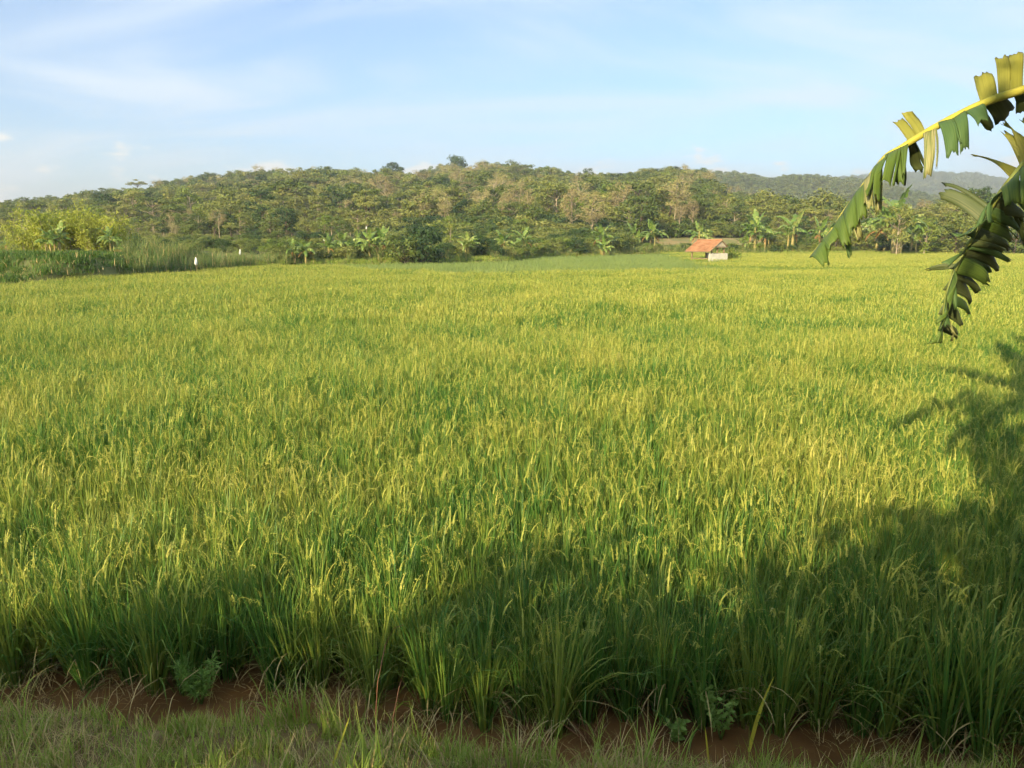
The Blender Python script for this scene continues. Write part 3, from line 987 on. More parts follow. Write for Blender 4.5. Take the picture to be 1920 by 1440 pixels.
for q, (pxx, top, Yd, kd_) in enumerate([(1395, 440, 110, 'bushbright'), (1450, 438, 112, 'bush'), (1515, 437, 112, 'bushbright'), (1570, 432, 112, 'bush'),
                                        (1630, 425, 110, 'bush'), (1668, 440, 108, 'bushdark'), (1720, 425, 110, 'bush'), (1765, 415, 110, 'bushdark'),
                                        (1815, 420, 110, 'bush'), (1870, 425, 110, 'bushbright'), (1912, 420, 110, 'bush'), (500, 455, 72, 'bushbright'),
                                        (40, 462, 62, 'bush'), (15, 455, 66, 'bushbright')]):
    tree_px(kd_, q, pxx, top, Yd, 'leafy shrub among the reeds and bamboo at the field edge' if q > 10 else 'leafy shrub in the bank of shrubs behind the big banana leaf',
            1.5, cat='bush', name='bush', group='low shrub bank')

# uncountable undergrowth and reeds between the rice and the forest
n = 3400
x = rng.uniform(-75, 110, n); y = yb(x) + 2.5 + 62 * rng.random(n) ** 1.3
px = 960 + F_PX * x / y
k = (px > -100) & (px < 2050) & ~((px > 1215) & (px < 1420) & (y > 114) & (y < 142)) & ~((px < 240) & (y < 64)) & (y < 160)
k &= ~((px > 235) & (px < 530) & (y < 72))
x, y = x[k], y[k]
n = len(x)
pool2 = [t[2] for t in K['bush']] + [t[2] for t in K['bushdark']] + [t[2] for t in K['bushbright']] + [t[2] for t in K['bush']]
s = rng.uniform(.28, .75, n) * (0.75 + 1.5 * sstep(82, 135, y - np.where(960 + F_PX * x / y > 1170, 34, 0)))
scatter('undergrowth', pool2, np.stack([x, y, terrain(x, y) - .05], 1), np.stack([np.zeros(n), np.zeros(n), rng.uniform(0, 6.28, n)], 1),
        np.stack([s * 1.25, s * 1.25, s], 1), rng.integers(0, len(pool2), n), 'low mixed scrub between the rice field and the forest', 'undergrowth')


def tuft(seed, blades, h, w, spread, mats, curl=0.9, segs=4, dry=0.0, flat=0.0):
    r = random.Random(seed)
    b = MB()
    for _ in range(blades):
        az = r.uniform(0, 2 * math.pi)
        d = Vector((math.cos(az), math.sin(az), 0))
        s = Vector((-d.y, d.x, 0))
        L = h * r.uniform(.5, 1.15)
        p = Vector((r.gauss(0, spread), r.gauss(0, spread), -0.02))
        tilt, bend = abs(r.gauss(flat, .22)), r.uniform(.1, 1) * curl
        pts, wd = [p.copy()], [w]
        for i in range(segs):
            t = (i + 1) / segs
            a = tilt + bend * t * t
            p = p + (d * math.sin(a) + Vector((0, 0, math.cos(a)))) * (L / segs)
            pts.append(p.copy()); wd.append(w * max(.08, 1.05 - t) * 1.2)
        b.ribbon(pts, s, wd, 1 if r.random() < dry else 0)
    return b.mesh('tuft_%d' % seed, mats, True)


reed = [tuft(500 + k, 60, 1.9, .05, .28, [M['reed'], M['straw']], .7, dry=.12) for k in range(4)]
n = 5200
x = rng.uniform(-34, 40, n); d = rng.random(n) ** 1.6
y = yb(x) + 0.5 + d * 16
px = 960 + F_PX * x / y
k = ((px > 225) & (px < 545)) | ((px > 930) & (px < 1420)) | (rng.random(n) < .10)
k &= ~((px < 235) & (y < 55))
x, y, d = x[k], y[k], d[k]
n = len(x)
s = rng.uniform(.26, .58, n) * np.where(d < .06, .6, 1.0)
scatter('reed_bank', reed, np.stack([x, y, terrain(x, y)], 1), np.stack([rng.normal(0, .08, n), rng.normal(0, .08, n), rng.uniform(0, 6.28, n)], 1),
        np.stack([s, s, s], 1), rng.integers(0, 4, n), 'tall grey green reeds growing on the bank behind the rice', 'reeds')

# grass over the left mound and the verge behind the rice
verge = [tuft(520 + k, 45, .55, .022, .18, [M['grass'], M['straw']], 1.1, segs=3, dry=.1) for k in range(3)]
n = 9000
x = rng.uniform(-48, 80, n)
y = yb(x) + rng.uniform(-0.5, 1, n) + 10 * rng.random(n) ** 2
k = (y > yb(x) - 0.3) & ~((x < -18.6) & (y < 62))
x, y = x[k], y[k]
n = len(x)
s = rng.uniform(.4, .9, n)
scatter('verge_grass', verge, np.stack([x, y, terrain(x, y)], 1), np.stack([np.zeros(n), np.zeros(n), rng.uniform(0, 6.28, n)], 1),
        np.stack([s * 1.2, s * 1.2, s], 1), rng.integers(0, 3, n), 'rank green grass on the verge beyond the rice', 'grass')

M['mound_grass'] = leaf_mat('mound_grass', [(0.2, (0.045, 0.10, 0.016)), (0.5, (0.09, 0.175, 0.028)), (0.85, (0.20, 0.27, 0.05))], transl=.25, wscale=.35, per_inst=.4)
mound = [tuft(530 + k, 40, .42, .03, .2, [M['mound_grass'], M['straw']], 1.3, segs=3, dry=.06) for k in range(3)]
n = 5200
x = rng.uniform(-44, -18.4, n); y = rng.uniform(32.5, 62, n)
bare = ((x < -24.5) & (y < 37) & (rng.random(n) < .8))
k = (y > yb(x) - 0.1) & ~bare & ~((x < -22) & (y > 51))
x, y = x[k], y[k]
n = len(x)
s = rng.uniform(.35, 1.0, n) * (1 - .4 * sstep(40, 50, y))
scatter('mound_grass', mound, np.stack([x, y, terrain(x, y)], 1), np.stack([np.zeros(n), np.zeros(n), rng.uniform(0, 6.28, n)], 1),
        np.stack([s * 1.4, s * 1.4, s], 1), rng.integers(0, 3, n), 'dark green grass on the mound below the yellow bamboo', 'grass')

# bare earth strip behind the hut
xs = np.linspace(0, 1, 30); ys = np.linspace(0, 1, 10)
U, V = np.meshgrid(xs, ys)
Yv = 121 + V * 14 + 1.2 * np.sin(U * 17) * (1 - V)
PXv = 1222 + U * 205 + 10 * np.sin(V * 4)
Xv = (PXv - 960) / F_PX * Yv
tag(link('bare_earth', grid_mesh('bare_earth', Xv, Yv, terrain(Xv, Yv) + .1 + .6 * np.sin(V * math.pi / 2), M['dirt'])), 'strip of bare tan earth behind the hut', 'earth', kind='structure')
# dry plot left behind the mound
Yv = 52 + V * 10
Xv = -42 + U * 19
tag(link('dry_plot', grid_mesh('dry_plot', Xv, Yv, terrain(Xv, Yv) * 0 + 0.95 + .2 * V, M['dirt'])), 'small bare plot behind the bamboo mound', 'earth', kind='structure')


# ------------------------------------------------------------------ banana plants along the field edge
def banana_leaf(seed, L, width, el0, droop, mat, tear=.5):
    r = random.Random(seed)
    b = MB()
    n = 12
    p = Vector((0, 0, 0))
    pts = [p.copy()]
    ang = []
    for i in range(n):
        t = (i + 1) / n
        a = el0 - droop * t ** 1.5
        ang.append(a)
        p = p + Vector((math.cos(a), 0, math.sin(a))) * (L / n)
        pts.append(p.copy())
    b.tube(pts, [0.03 * L / 2 * (1.05 - i / n) for i in range(n + 1)], 5)
    for side in (-1, 1):
        for i in range(2, n):
            t0, t1 = i / n, (i + 1) / n
            wd = width * 0.5 * math.sin(math.pi * min(1, (t0 + .08)) ** .8) * r.uniform(.85, 1.1)
            fall = r.uniform(0.1, 0.9) * (1.6 if r.random() < tear * .4 else 1)
            fwd = Vector((math.cos(ang[i]), 0, math.sin(ang[i])))
            q0, q1 = pts[i], pts[i + 1]
            gap = 0.0 if r.random() > tear else .12
            q1 = q1.lerp(q0, gap)
            sv = Vector((0, side, 0))
            rows = []
            for v in (0, .5, 1):
                off = sv * (wd * (v * math.cos(fall * v))) + Vector((0, 0, -wd * math.sin(fall * v) * v)) + fwd * (wd * .25 * v)
                rows.append((q0 + off, q1 + off))
            vs = [w for rw in rows for w in rw]
            b.add(vs, [(0, 1, 3, 2), (2, 3, 5, 4)])
    return b.mesh('banana_leaf_%d' % seed, [mat])


BL_UP = [banana_leaf(600 + k, 2.0, .66, R(78 - 6 * k), R(40 + 22 * k), M['banana_far'], .3) for k in range(3)]
BL_OUT = [banana_leaf(610 + k, 2.0, .72, R(55 - 8 * k), R(95 + 12 * k), M['banana_far'], .6) for k in range(4)]
BL_DEAD = [banana_leaf(620 + k, 1.5, .35, R(5), R(90), M['deadleaf'], .9) for k in range(2)]


def stem_mesh(seed, h):
    r = random.Random(seed)
    b = MB()
    b.tube([(r.uniform(-.04, .04), r.uniform(-.04, .04), z * h - .15) for z in (0, .25, .5, .75, 1, 1.12)], [.15, .135, .12, .10, .075, .03], 9)
    return b.mesh('banana_stem', [M['stem']], True)


STEMS = [stem_mesh(630 + k, 2.0) for k in range(3)]


def banana(x, y, h, label, z=None, dead=2, group='banana plants along the far field edge', seed=0, azs=None, name='banana_plant'):
    r = random.Random(900 + seed)
    s = h / 3.7
    e = empty(name, (x, y, (float(terrain(x, y)) if z is None else z)), r.uniform(0, 6.28) if azs is None else 0, s)
    link('pseudostem', STEMS[seed % 3], e)
    nl = r.randint(8, 10)
    a0 = r.uniform(0, 6.28)
    for i in range(nl):
        if azs is not None:
            az, me = azs[i % len(azs)] if i < len(azs) else (None, None)
            if az is None:
                continue
            az = R(az)
        else:
            az = a0 + i * 2.4 + r.uniform(-.3, .3)
            me = 'up' if i < 3 else 'out'
        mesh = r.choice(BL_UP) if me == 'up' else r.choice(BL_OUT)
        o = link('leaf', mesh, e, (0, 0, 2.0 - .06 * i))
        o.rotation_euler = (r.uniform(-.2, .2), 0, az)
        q = r.uniform(.8, 1.1)
        o.scale = (q, q, q)
    if azs is None:                        # a sucker growing from the same foot
        o = link('pseudostem', STEMS[(seed + 1) % 3], e, (r.uniform(-.6, .6), r.uniform(-.5, .5), 0))
        o.scale = (.7, .7, .7)
        for i in range(5):
            c = link('leaf', r.choice(BL_UP + BL_OUT), e, o.location + Vector((0, 0, 1.4)))
            c.rotation_euler = (r.uniform(-.2, .2), 0, a0 + i * 2.2)
            c.scale = (.75, .75, .75)
    for i in range(dead):
        o = link('dead_leaf', r.choice(BL_DEAD), e, (0, 0, 1.7))
        o.rotation_euler = (0, R(10), r.uniform(0, 6.28))
    tag(e, label, 'banana plant', group)
    return e


for q, (pxx, top, Yd, lab) in enumerate([
    (108, 428, 44, 'dark leaved banana plant on the mound before the bamboo'), (92, 438, 43.5, 'yellowing banana plant on the mound at the bamboo'),
    (205, 432, 45, 'pale banana plant at the far foot of the bamboo mound'), (222, 462, 44, 'low young banana plant leaning off the mound'),
    (12, 452, 52, 'bright young banana plant by the small dry plot'),
    (548, 458, 62, 'short dense banana plant at the corner of the young rice'), (572, 454, 62.5, 'second short banana plant at the corner of the young rice'),
    (615, 448, 66, 'banana plant with yellow stem at the head of the banana row'), (640, 438, 67, 'banana plant with hanging leaves in the banana row'),
    (668, 440, 68, 'broad banana plant in the middle of the banana row'), (692, 434, 67, 'banana plant with rust coloured stem in the row'),
    (716, 436, 68, 'last banana plant of the row before the round bush'),
    (878, 440, 73, 'banana plant among bluish shrubs'), (945, 438, 80, 'banana plant with stiff leaves at the bend of the rice edge'),
    (982, 432, 86, 'tall banana plant at the bend of the rice edge'), (1128, 424, 100, 'banana plant before the tan tree pair'),
    (1133, 450, 98, 'small bright banana plant low at the reed bank'), (1188, 424, 116, 'yellow banana plant before the forest edge'),
    (1222, 414, 116, 'large silvery banana plant at the end of the bare earth'), (1312, 418, 112, 'banana plant behind the hut roof'),
    (1418, 403, 109, 'tallest banana plant beyond the hut with upright leaves'), (1436, 425, 110, 'banana plant leaning against the tallest one'),
    (1402, 445, 109, 'young banana plant at the foot of the tallest one'),
    (1490, 406, 109, 'banana plant with a clean pale stem and one rusty leaf'), (1538, 414, 112, 'banana plant just before the tip of the big leaf'),
    (1556, 416, 113, 'banana plant half hidden by the tip of the big leaf'), (1606, 408, 112, 'banana plant seen behind the big leaf'),
    (1650, 400, 108, 'banana plant under the tall yellowish tree'), (1685, 366, 100, 'high banana plant with an orange dead leaf'),
    (1712, 420, 108, 'banana plant between the two big hanging leaves'), (1845, 425, 110, 'banana plant behind the torn leaf strips')]):
    p = at(pxx, top, Yd)
    zb_ = float(terrain(p.x, Yd))
    banana(p.x, Yd, (p.z - zb_ + .2) * 1.2, lab, seed=q, dead=2 if q % 3 == 0 else 1)


# yellow bamboo on the left mound
def bamboo(seed, h, culms):
    r = random.Random(seed)
    cu, lf = MB(), MB()
    for k in range(culms):
        az = r.uniform(0, 6.28)
        d = Vector((math.cos(az), math.sin(az), 0))
        base = d * r.uniform(0, .45)
        H = h * r.uniform(.7, 1.08)
        arc = r.uniform(.25, 1.0)
        pts = []
        for i in range(8):
            t = i / 7
            pts.append(base + d * (arc * H * t ** 2.2 * .8) + Vector((0, 0, H * (t - .28 * arc * t ** 3) - .1)))
        cu.tube(pts, [.035 * (1.05 - .9 * i / 7) for i in range(8)], 5)
        for q in range(78):
            t = r.uniform(.22, 1)
            i = min(6, int(t * 7))
            c = pts[i].lerp(pts[i + 1], t * 7 - i) + rand_unit(r) * r.uniform(.05, .75)
            for w in range(4):
                a = (rand_unit(r) + Vector((0, 0, -.5))).normalized()
                s = a.cross(rand_unit(r)).normalized()
                L = r.uniform(.16, .3)
                p = c + rand_unit(r) * .1
                lf.add([p, p + a * L * .45 + s * .025, p + a * L, p + a * L * .45 - s * .025], [(0, 1, 2, 3)])
    return cu.mesh('bamboo_culms', [M['bark']], True), lf.mesh('bamboo_leaves', [M['bamboo_leaf']])


for q, (pxx, top, Yd, cul, lab) in enumerate([(85, 402, 48, 16, 'tall yellow bamboo clump on the mound'), (130, 398, 50, 18, 'yellow bamboo clump in the middle of the thicket'),
                                              (170, 402, 49, 16, 'yellow bamboo clump leaning over the pale banana plant'), (205, 420, 51, 12, 'greener low bamboo clump at the far end of the thicket'),
                                              (55, 428, 50, 10, 'sparse yellow bamboo clump at the start of the thicket')]):
    p = at(pxx, top, Yd)
    zb_ = float(terrain(p.x, Yd))
    e = empty('bamboo', (p.x, Yd, zb_), q * 1.3)
    a, b = bamboo(700 + q, p.z - zb_ + .6, cul)
    link('culms', a, e)['kind'] = 'stuff'
    link('crown', b, e)
    tag(e, lab, 'bamboo', 'yellow bamboo thicket on the mound')


# ------------------------------------------------------------------ field hut
M['tile'] = leaf_mat('clay_tile', [(0.1, (0.20, 0.095, 0.05)), (0.45, (0.37, 0.18, 0.09)), (0.9, (0.48, 0.28, 0.15))], transl=0, rough=.8, wscale=1.5, per_inst=0)
M['plaster'] = rough_mat('limewash', [(0.3, (0.50, 0.46, 0.35)), (0.5, (0.66, 0.62, 0.50)), (0.75, (0.74, 0.71, 0.58))], scale=2)
M['wood'] = rough_mat('weathered_wood', [(0.3, (0.20, 0.14, 0.08)), (0.7, (0.34, 0.25, 0.14))], scale=4)
M['mat_wall'] = rough_mat('woven_bamboo', [(0.3, (0.40, 0.33, 0.22)), (0.7, (0.58, 0.50, 0.36))], scale=6)
M['white'] = rough_mat('white_sheet', [(0.3, (0.74, 0.73, 0.68)), (0.7, (0.82, 0.81, 0.77))], scale=5, rough=.6)

hp = at(1330, 471, 71.5)
hut = empty('field_hut', (hp.x, hp.y, 0), R(-55))
hut.scale = (1.04, 1.04, 1.0)
# local axes: +x along the ridge (towards the gable seen), +y into depth; origin under the front eave corner
LEN, FR, BK = 2.85, 1.62, .75
ZE, ZR, ZB = 1.24, 2.26, 1.72


def roof_z(v):
    return ZE + (ZR - ZE) * v / FR if v <= FR else ZR - (ZR - ZB) * (v - FR) / BK


b = MB()
rows, cols = 9, 13
for i in range(rows):
    for j in range(cols):
        v0, v1 = FR * i / rows, FR * (i + 1) / rows + .05
        u0, u1 = -LEN + LEN * j / cols, -LEN + LEN * (j + 1) / cols - .008
        um = (u0 + u1) / 2
        lift = .02 * random.random()
        z0, z1 = roof_z(v0) + .045 + lift, ZE + (ZR - ZE) * v1 / FR + .012
        b.add([(u0, v0, z0), (um, v0, z0 + .035), (u1, v0, z0), (u1, v1, z1), (um, v1, z1 + .035), (u0, v1, z1),
               (u0, v0, z0 - .03), (um, v0, z0 + .005), (u1, v0, z0 - .03)],
              [(0, 1, 4, 5), (1, 2, 3, 4), (6, 7, 1, 0), (7, 8, 2, 1)])
for i in range(4):
    for j in range(cols):
        v0, v1 = FR + BK * (i + 1) / 4 + .03, FR + BK * i / 4
        u0, u1 = -LEN + LEN * j / cols, -LEN + LEN * (j + 1) / cols - .008
        um = (u0 + u1) / 2
        z0, z1 = ZR - (ZR - ZB) * (v0 - FR) / BK + .04, ZR - (ZR - ZB) * (v1 - FR) / BK + .012
        b.add([(u0, v0, z0), (um, v0, z0 + .035), (u1, v0, z0), (u1, v1, z1), (um, v1, z1 + .035), (u0, v1, z1)], [(5, 4, 1, 0), (4, 3, 2, 1)])
roof = MB()
roof.add([(-LEN, 0, ZE), (0, 0, ZE), (0, FR, ZR), (-LEN, FR, ZR), (-LEN, FR + BK, ZB), (0, FR + BK, ZB),
          (-LEN, 0, ZE - .05), (0, 0, ZE - .05), (0, FR, ZR - .05), (-LEN, FR, ZR - .05), (-LEN, FR + BK, ZB - .05), (0, FR + BK, ZB - .05)],
         [(0, 1, 2, 3), (3, 2, 5, 4), (6, 9, 8, 7), (9, 10, 11, 8), (0, 6, 7, 1), (4, 5, 11, 10), (1, 7, 8, 2), (2, 8, 11, 5), (0, 3, 9, 6), (3, 4, 10, 9)])
rf = link('roof', roof.mesh('roof', [M['wood']]), hut)
o = link('roof_tiles', b.mesh('roof_tiles', [M['tile']]), rf); o['kind'] = 'stuff'
b = MB()
b.tube([(-LEN - .02, FR, ZR + .05), (0.02, FR, ZR + .05)], .07, 8)
link('ridge_cap', b.mesh('ridge_cap', [M['tile']], True), rf)
b = MB()
b.tube([(.02, -.02, ZE + .0), (.02, FR, ZR + .0)], .045, 4)
b2 = MB()
b2.tube([(.02, FR, ZR), (.02, FR + BK + .02, ZB)], .04, 4)
link('barge_board', b.mesh('barge_board', [M['wood']]), rf)
link('barge_board', b2.mesh('barge_board', [M['wood']]), rf)
b = MB()
GX = -.03
b.add([(GX, FR - .80, 1.70), (GX, FR + BK - .12, 1.70), (GX, FR, ZR - .08), (GX - .03, FR - .80, 1.70), (GX - .03, FR + BK - .12, 1.70), (GX - .03, FR, ZR - .08)],
      [(0, 1, 2), (3, 5, 4), (0, 3, 4, 1), (1, 4, 5, 2), (2, 5, 3, 0)])
link('gable_panel', b.mesh('gable_panel', [M['mat_wall']]), hut)
b = MB()
b.box((GX - .05, .45, 1.60), (GX + .03, FR + BK - .08, 1.685))
link('tie_beam', b.mesh('tie_beam', [M['wood']]), hut)
for (u, v, zt) in ((-.2, .55, 1.5), (-.2, FR + BK - .2, 1.8), (-2.25, .3, 1.38), (-2.25, FR + BK - .2, 1.8), (-.2, 1.3, 1.62)):
    b = MB()
    b.box((u - .05, v - .05, -.1), (u + .05, v + .05, zt))
    link('post', b.mesh('post', [M['wood']]), hut)
for (lo, hi, nm) in (((.03, -.1, -.1), (.11, FR + BK - .05, 1.08), 'wall'), ((-2.2, FR + BK - .15, -.1), (-.14, FR + BK - .07, 1.1), 'wall')):
    b = MB()
    b.box(lo, hi)
    link(nm, b.mesh('hut_wall', [M['plaster']]), hut)
b = MB()
b.box((-2.3, .2, .55), (-.15, FR + BK - .2, .62))
link('platform', b.mesh('platform', [M['wood']]), hut)
tag(hut, 'small open field hut with orange tiled roof and low white wall', 'hut')


# ------------------------------------------------------------------ white bird scarers
def scarer(pxx, row_top, row_bot, Yd, label, pole_top=None):
    p0, p1 = at(pxx, row_top, Yd), at(pxx, row_bot, Yd)
    z0 = min(float(terrain(p1.x, Yd)), 0.0) if Yd < yb(p1.x) else float(terrain(p1.x, Yd))
    e = empty('bird_scarer', (p1.x, Yd, z0))
    b = MB()
    b.tube([(0, 0.06, 0), (0.01, 0.06, p0.z - z0 + .12)], [.02, .014], 6)
    link('pole', b.mesh('pole', [M['wood']], True), e)
    b = MB()
    H = p0.z - p1.z
    n = 7
    pts = [(0.012 * math.sin(i), 0, p0.z - z0 - H * i / (n - 1)) for i in range(n)]
    wd = [.02, .06, .085, .105, .115, .10, .03]
    b.tube(pts, [w * H / .66 for w in wd], 10)
    link('sack', b.mesh('sack', [M['white']], True), e)
    tag(e, label, 'bird scarer', 'white sacks hung up as bird scarers')


scarer(368, 482, 498, 46.5, 'white sack hanging low at the rice edge before the reeds')
scarer(450.5, 467, 478, 56, 'smaller white sack hanging among the reeds')
scarer(608, 446, 452, 70, 'tiny white sack on a pole above the banana row')
scarer(687, 424, 430, 69, 'topmost white sack on a tall pole over the banana row')

# ------------------------------------------------------------------ plants on the bund
tufts = [tuft(800 + k, 22, .15, .0075, .04, [M['grass'], M['straw']], 1.0, dry=.25) for k in range(4)] + \
        [tuft(810 + k, 24, .20, .004, .05, [M['straw'], M['grass']], 1.9, dry=.15, flat=.65) for k in range(4)] + \
        [tuft(820 + k, 16, .30, .0075, .03, [M['grass'], M['straw']], 1.3, segs=6, dry=.12) for k in range(3)]
n = 5200
x = rng.uniform(-3.6, 3.6, n); y = rng.uniform(1.6, 3.75, n)
e_ = edge_y(x) - y
k = (e_ > -0.14) & (rng.random(n) < 0.10 + 0.20 * sstep(-.04, 0, e_) + 0.7 * sstep(0.0, .2, e_))
x, y, e_ = x[k], y[k], e_[k]
n = len(x)
dryness = 0.32 + 0.25 * np.sin(x * 2.1 + 1) + 0.2 * np.sin(x * 5.3 + y * 4) + .25 * sstep(1.3, 2.2, x) + .2 * sstep(-1.9, -2.5, x) - .15 * np.exp(-((x + .3) / .6) ** 2)
q = rng.random(n)
idx = np.where(q < .07 + .10 * np.exp(-((x + .2) / .7) ** 2), 8 + rng.integers(0, 3, n), np.where(rng.random(n) < dryness, 4 + rng.integers(0, 4, n), rng.integers(0, 4, n)))
s = rng.uniform(.38, .9, n) * np.where(e_ < .2, .8, 1.0) * np.where(idx > 7, 1.25, 1.0)
scatter('bund_grass', tufts, np.stack([x, y, bund_z(x, y)], 1), np.stack([rng.normal(0, .12, n), rng.normal(0, .12, n), rng.uniform(0, 6.28, n)], 1),
        np.stack([s, s, s], 1), idx, 'short green and straw coloured grass on the near bund', 'grass')

# dead stubble and sagging straw in the mud at the front row
st = [tuft(840 + k, 9, .22, .004, .05, [M['straw'], M['straw']], 1.7, flat=.8) for k in range(3)]
n = 300
x = rng.uniform(-3.2, 3.2, n)
y = rice_edge(x) + rng.uniform(-.14, .35, n)
s = rng.uniform(.5, 1.1, n)
scatter('straw_litter', st, np.stack([x, y, np.zeros(n)], 1), np.stack([np.zeros(n), np.zeros(n), rng.uniform(0, 6.28, n)], 1), np.stack([s, s, s], 1), rng.integers(0, 3, n),
        'dead straw sagging over the mud at the feet of the rice', 'straw')

M['yellow_blade'] = leaf_mat('yellow_blade', [(0.2, (0.72, 0.64, 0.06)), (0.8, (0.80, 0.72, 0.10))], transl=.35)
M['redstalk'] = leaf_mat('red_stalk', [(0.2, (0.22, 0.09, 0.05)), (0.8, (0.34, 0.17, 0.09))], transl=.1)
M['weed'] = leaf_mat('weed_leaf', [(0.2, (0.20, 0.36, 0.07)), (0.8, (0.36, 0.50, 0.12))], transl=.3)


def on_bund(pxx, row):
    z = .1
    for _ in range(6):
        p = ground_at(pxx, row, z)
        z = float(bund_z(p.x, p.y)) if p.y < float(edge_y(p.x)) + .1 else 0.0
    return Vector((p.x, p.y, z))


# the long yellow grass blade
base = on_bund(1402, 1440)
tip = at(1451, 1268, base.y + .06)
b = MB()
pts = [base.lerp(tip, t) + Vector((-.012 * math.sin(t * math.pi), 0, 0)) - base for t in (0, .2, .4, .6, .8, 1)]
b.ribbon(pts, Vector((1, 0, 0)), [.012, .018, .019, .017, .011, .001])
tag(link('yellow_grass', b.mesh('yellow_grass', [M['yellow_blade']], True), None, base), 'single bright yellow grass blade standing before the rice', 'grass')
# pair of shorter yellow blades
for (b0, t1, lab) in (((1335, 1440), (1322, 1362), 'shorter yellow green grass blade standing beside the long yellow one'),
                      ((622, 1440), (655, 1345), 'slanting yellow grass blade at the bottom of the bund, left of the tall stalk')):
    base = on_bund(*b0)
    tip = at(*t1, base.y + .05)
    b = MB()
    pts = [base.lerp(tip, t) - base for t in (0, .3, .6, .85, 1)]
    b.ribbon(pts, Vector((1, 0, 0)), [.008, .010, .009, .006, .001])
    tag(link('yellow_grass', b.mesh('yellow_grass', [M['yellow_blade']], True), None, base), lab, 'grass')


# tall dry stalks
for (pxs, lab) in (([(712, 1440), (703, 1370), (708, 1280), (722, 1210), (738, 1178), (756, 1172)], 'tall thin brown grass stalk with nodding tip'),
                   ([(733, 1420), (737, 1345), (748, 1290), (757, 1258)], 'shorter brown grass stalk beside the tall nodding one'),
                   ([(305, 1380), (322, 1310), (345, 1275), (372, 1256)], 'thin arching brown stalk before the feathery weed'),
                   ([(1552, 1372), (1560, 1345), (1575, 1312), (1582, 1296)], 'pale dry stalk leaning over the bare mud patch')):
    base = on_bund(*pxs[0])
    b = MB()
    pts = [at(a, c, base.y + .02 + .03 * i) - base for i, (a, c) in enumerate(pxs)]
    pts[0] = Vector((0, 0, -.01))
    b.tube(pts, [.0028 * (1.1 - .8 * i / len(pts)) for i in range(len(pts))], 5)
    tag(link('grass_stalk', b.mesh('grass_stalk', [M['redstalk'] if '7' in str(pxs[0][0]) else M['straw']], True), None, base), lab, 'grass stalk', 'dry stalks on the bund')

# finger grass seed head
base = on_bund(1112, 1440)
root = at(1105, 1396, base.y + .05)
e = empty('finger_grass', base)
b = MB()
b.tube([Vector((0, 0, -.01)), (root - base) * .5 + Vector((.004, 0, 0)), root - base], [.003, .0025, .002], 5)
link('stalk', b.mesh('stalk', [M['redstalk']], True), e)
for (a, c) in ((1040, 1347), (1072, 1352), (1098, 1350), (1130, 1340), (1144, 1353), (1085, 1330)):
    b = MB()
    t = at(a, c, base.y + .08) - base
    b.tube([root - base, (root - base).lerp(t, .5) + Vector((0, 0, .004)), t], [.0022, .003, .0015], 5)
    link('spike', b.mesh('spike', [M['redstalk']], True), e)
tag(e, 'reddish finger grass seed head spread like a hand over the mud', 'grass')


# feathery weed
def weed(pxx, row_base, row_top, wid, label, seed, feather=True):
    r = random.Random(seed)
    base = on_bund(pxx, row_base)
    top = at(pxx, row_top, base.y)
    H = top.z - base.z
    e = empty('weed', base)
    sm, lf = MB(), MB()
    for k in range(7):
        az = r.uniform(0, 6.28)
        d = Vector((math.cos(az) * .5, math.sin(az) * .3, 0)) * wid
        pts = [Vector((0, 0, 0)) + d * (t ** 1.3) * r.uniform(.8, 1.1) + Vector((0, 0, H * t * r.uniform(.8, 1))) for t in (0, .35, .7, 1)]
        sm.tube(pts, [.003, .0024, .0018, .001], 4)
        for q in range(130 if feather else 26):
            t = r.uniform(.25, 1) * 2.999
            i = int(t)
            p = pts[i].lerp(pts[i + 1], t - i)
            a = (rand_unit(r) + Vector((0, 0, .35))).normalized()
            s = a.cross(rand_unit(r)).normalized()
            L = r.uniform(.025, .065) if feather else r.uniform(.025, .045)
            w = .0024 if feather else .009
            lf.add([p, p + a * L * .5 + s * w, p + a * L, p + a * L * .5 - s * w], [(0, 1, 2, 3)])
    link('stems', sm.mesh('weed_stems', [M['weed']], True), e)['kind'] = 'stuff'
    link('leaves', lf.mesh('weed_leaves', [M['weed']]), e)['kind'] = 'stuff'
    tag(e, label, 'weed')


weed(378, 1322, 1232, .24, 'feathery light green weed at the foot of the front rice row', 5)
weed(1352, 1390, 1285, .22, 'small leaved weed with thin stems beside the long yellow blade', 6, False)
weed(1265, 1395, 1352, .10, 'tiny round leaved weed at the edge of the mud', 7, False)


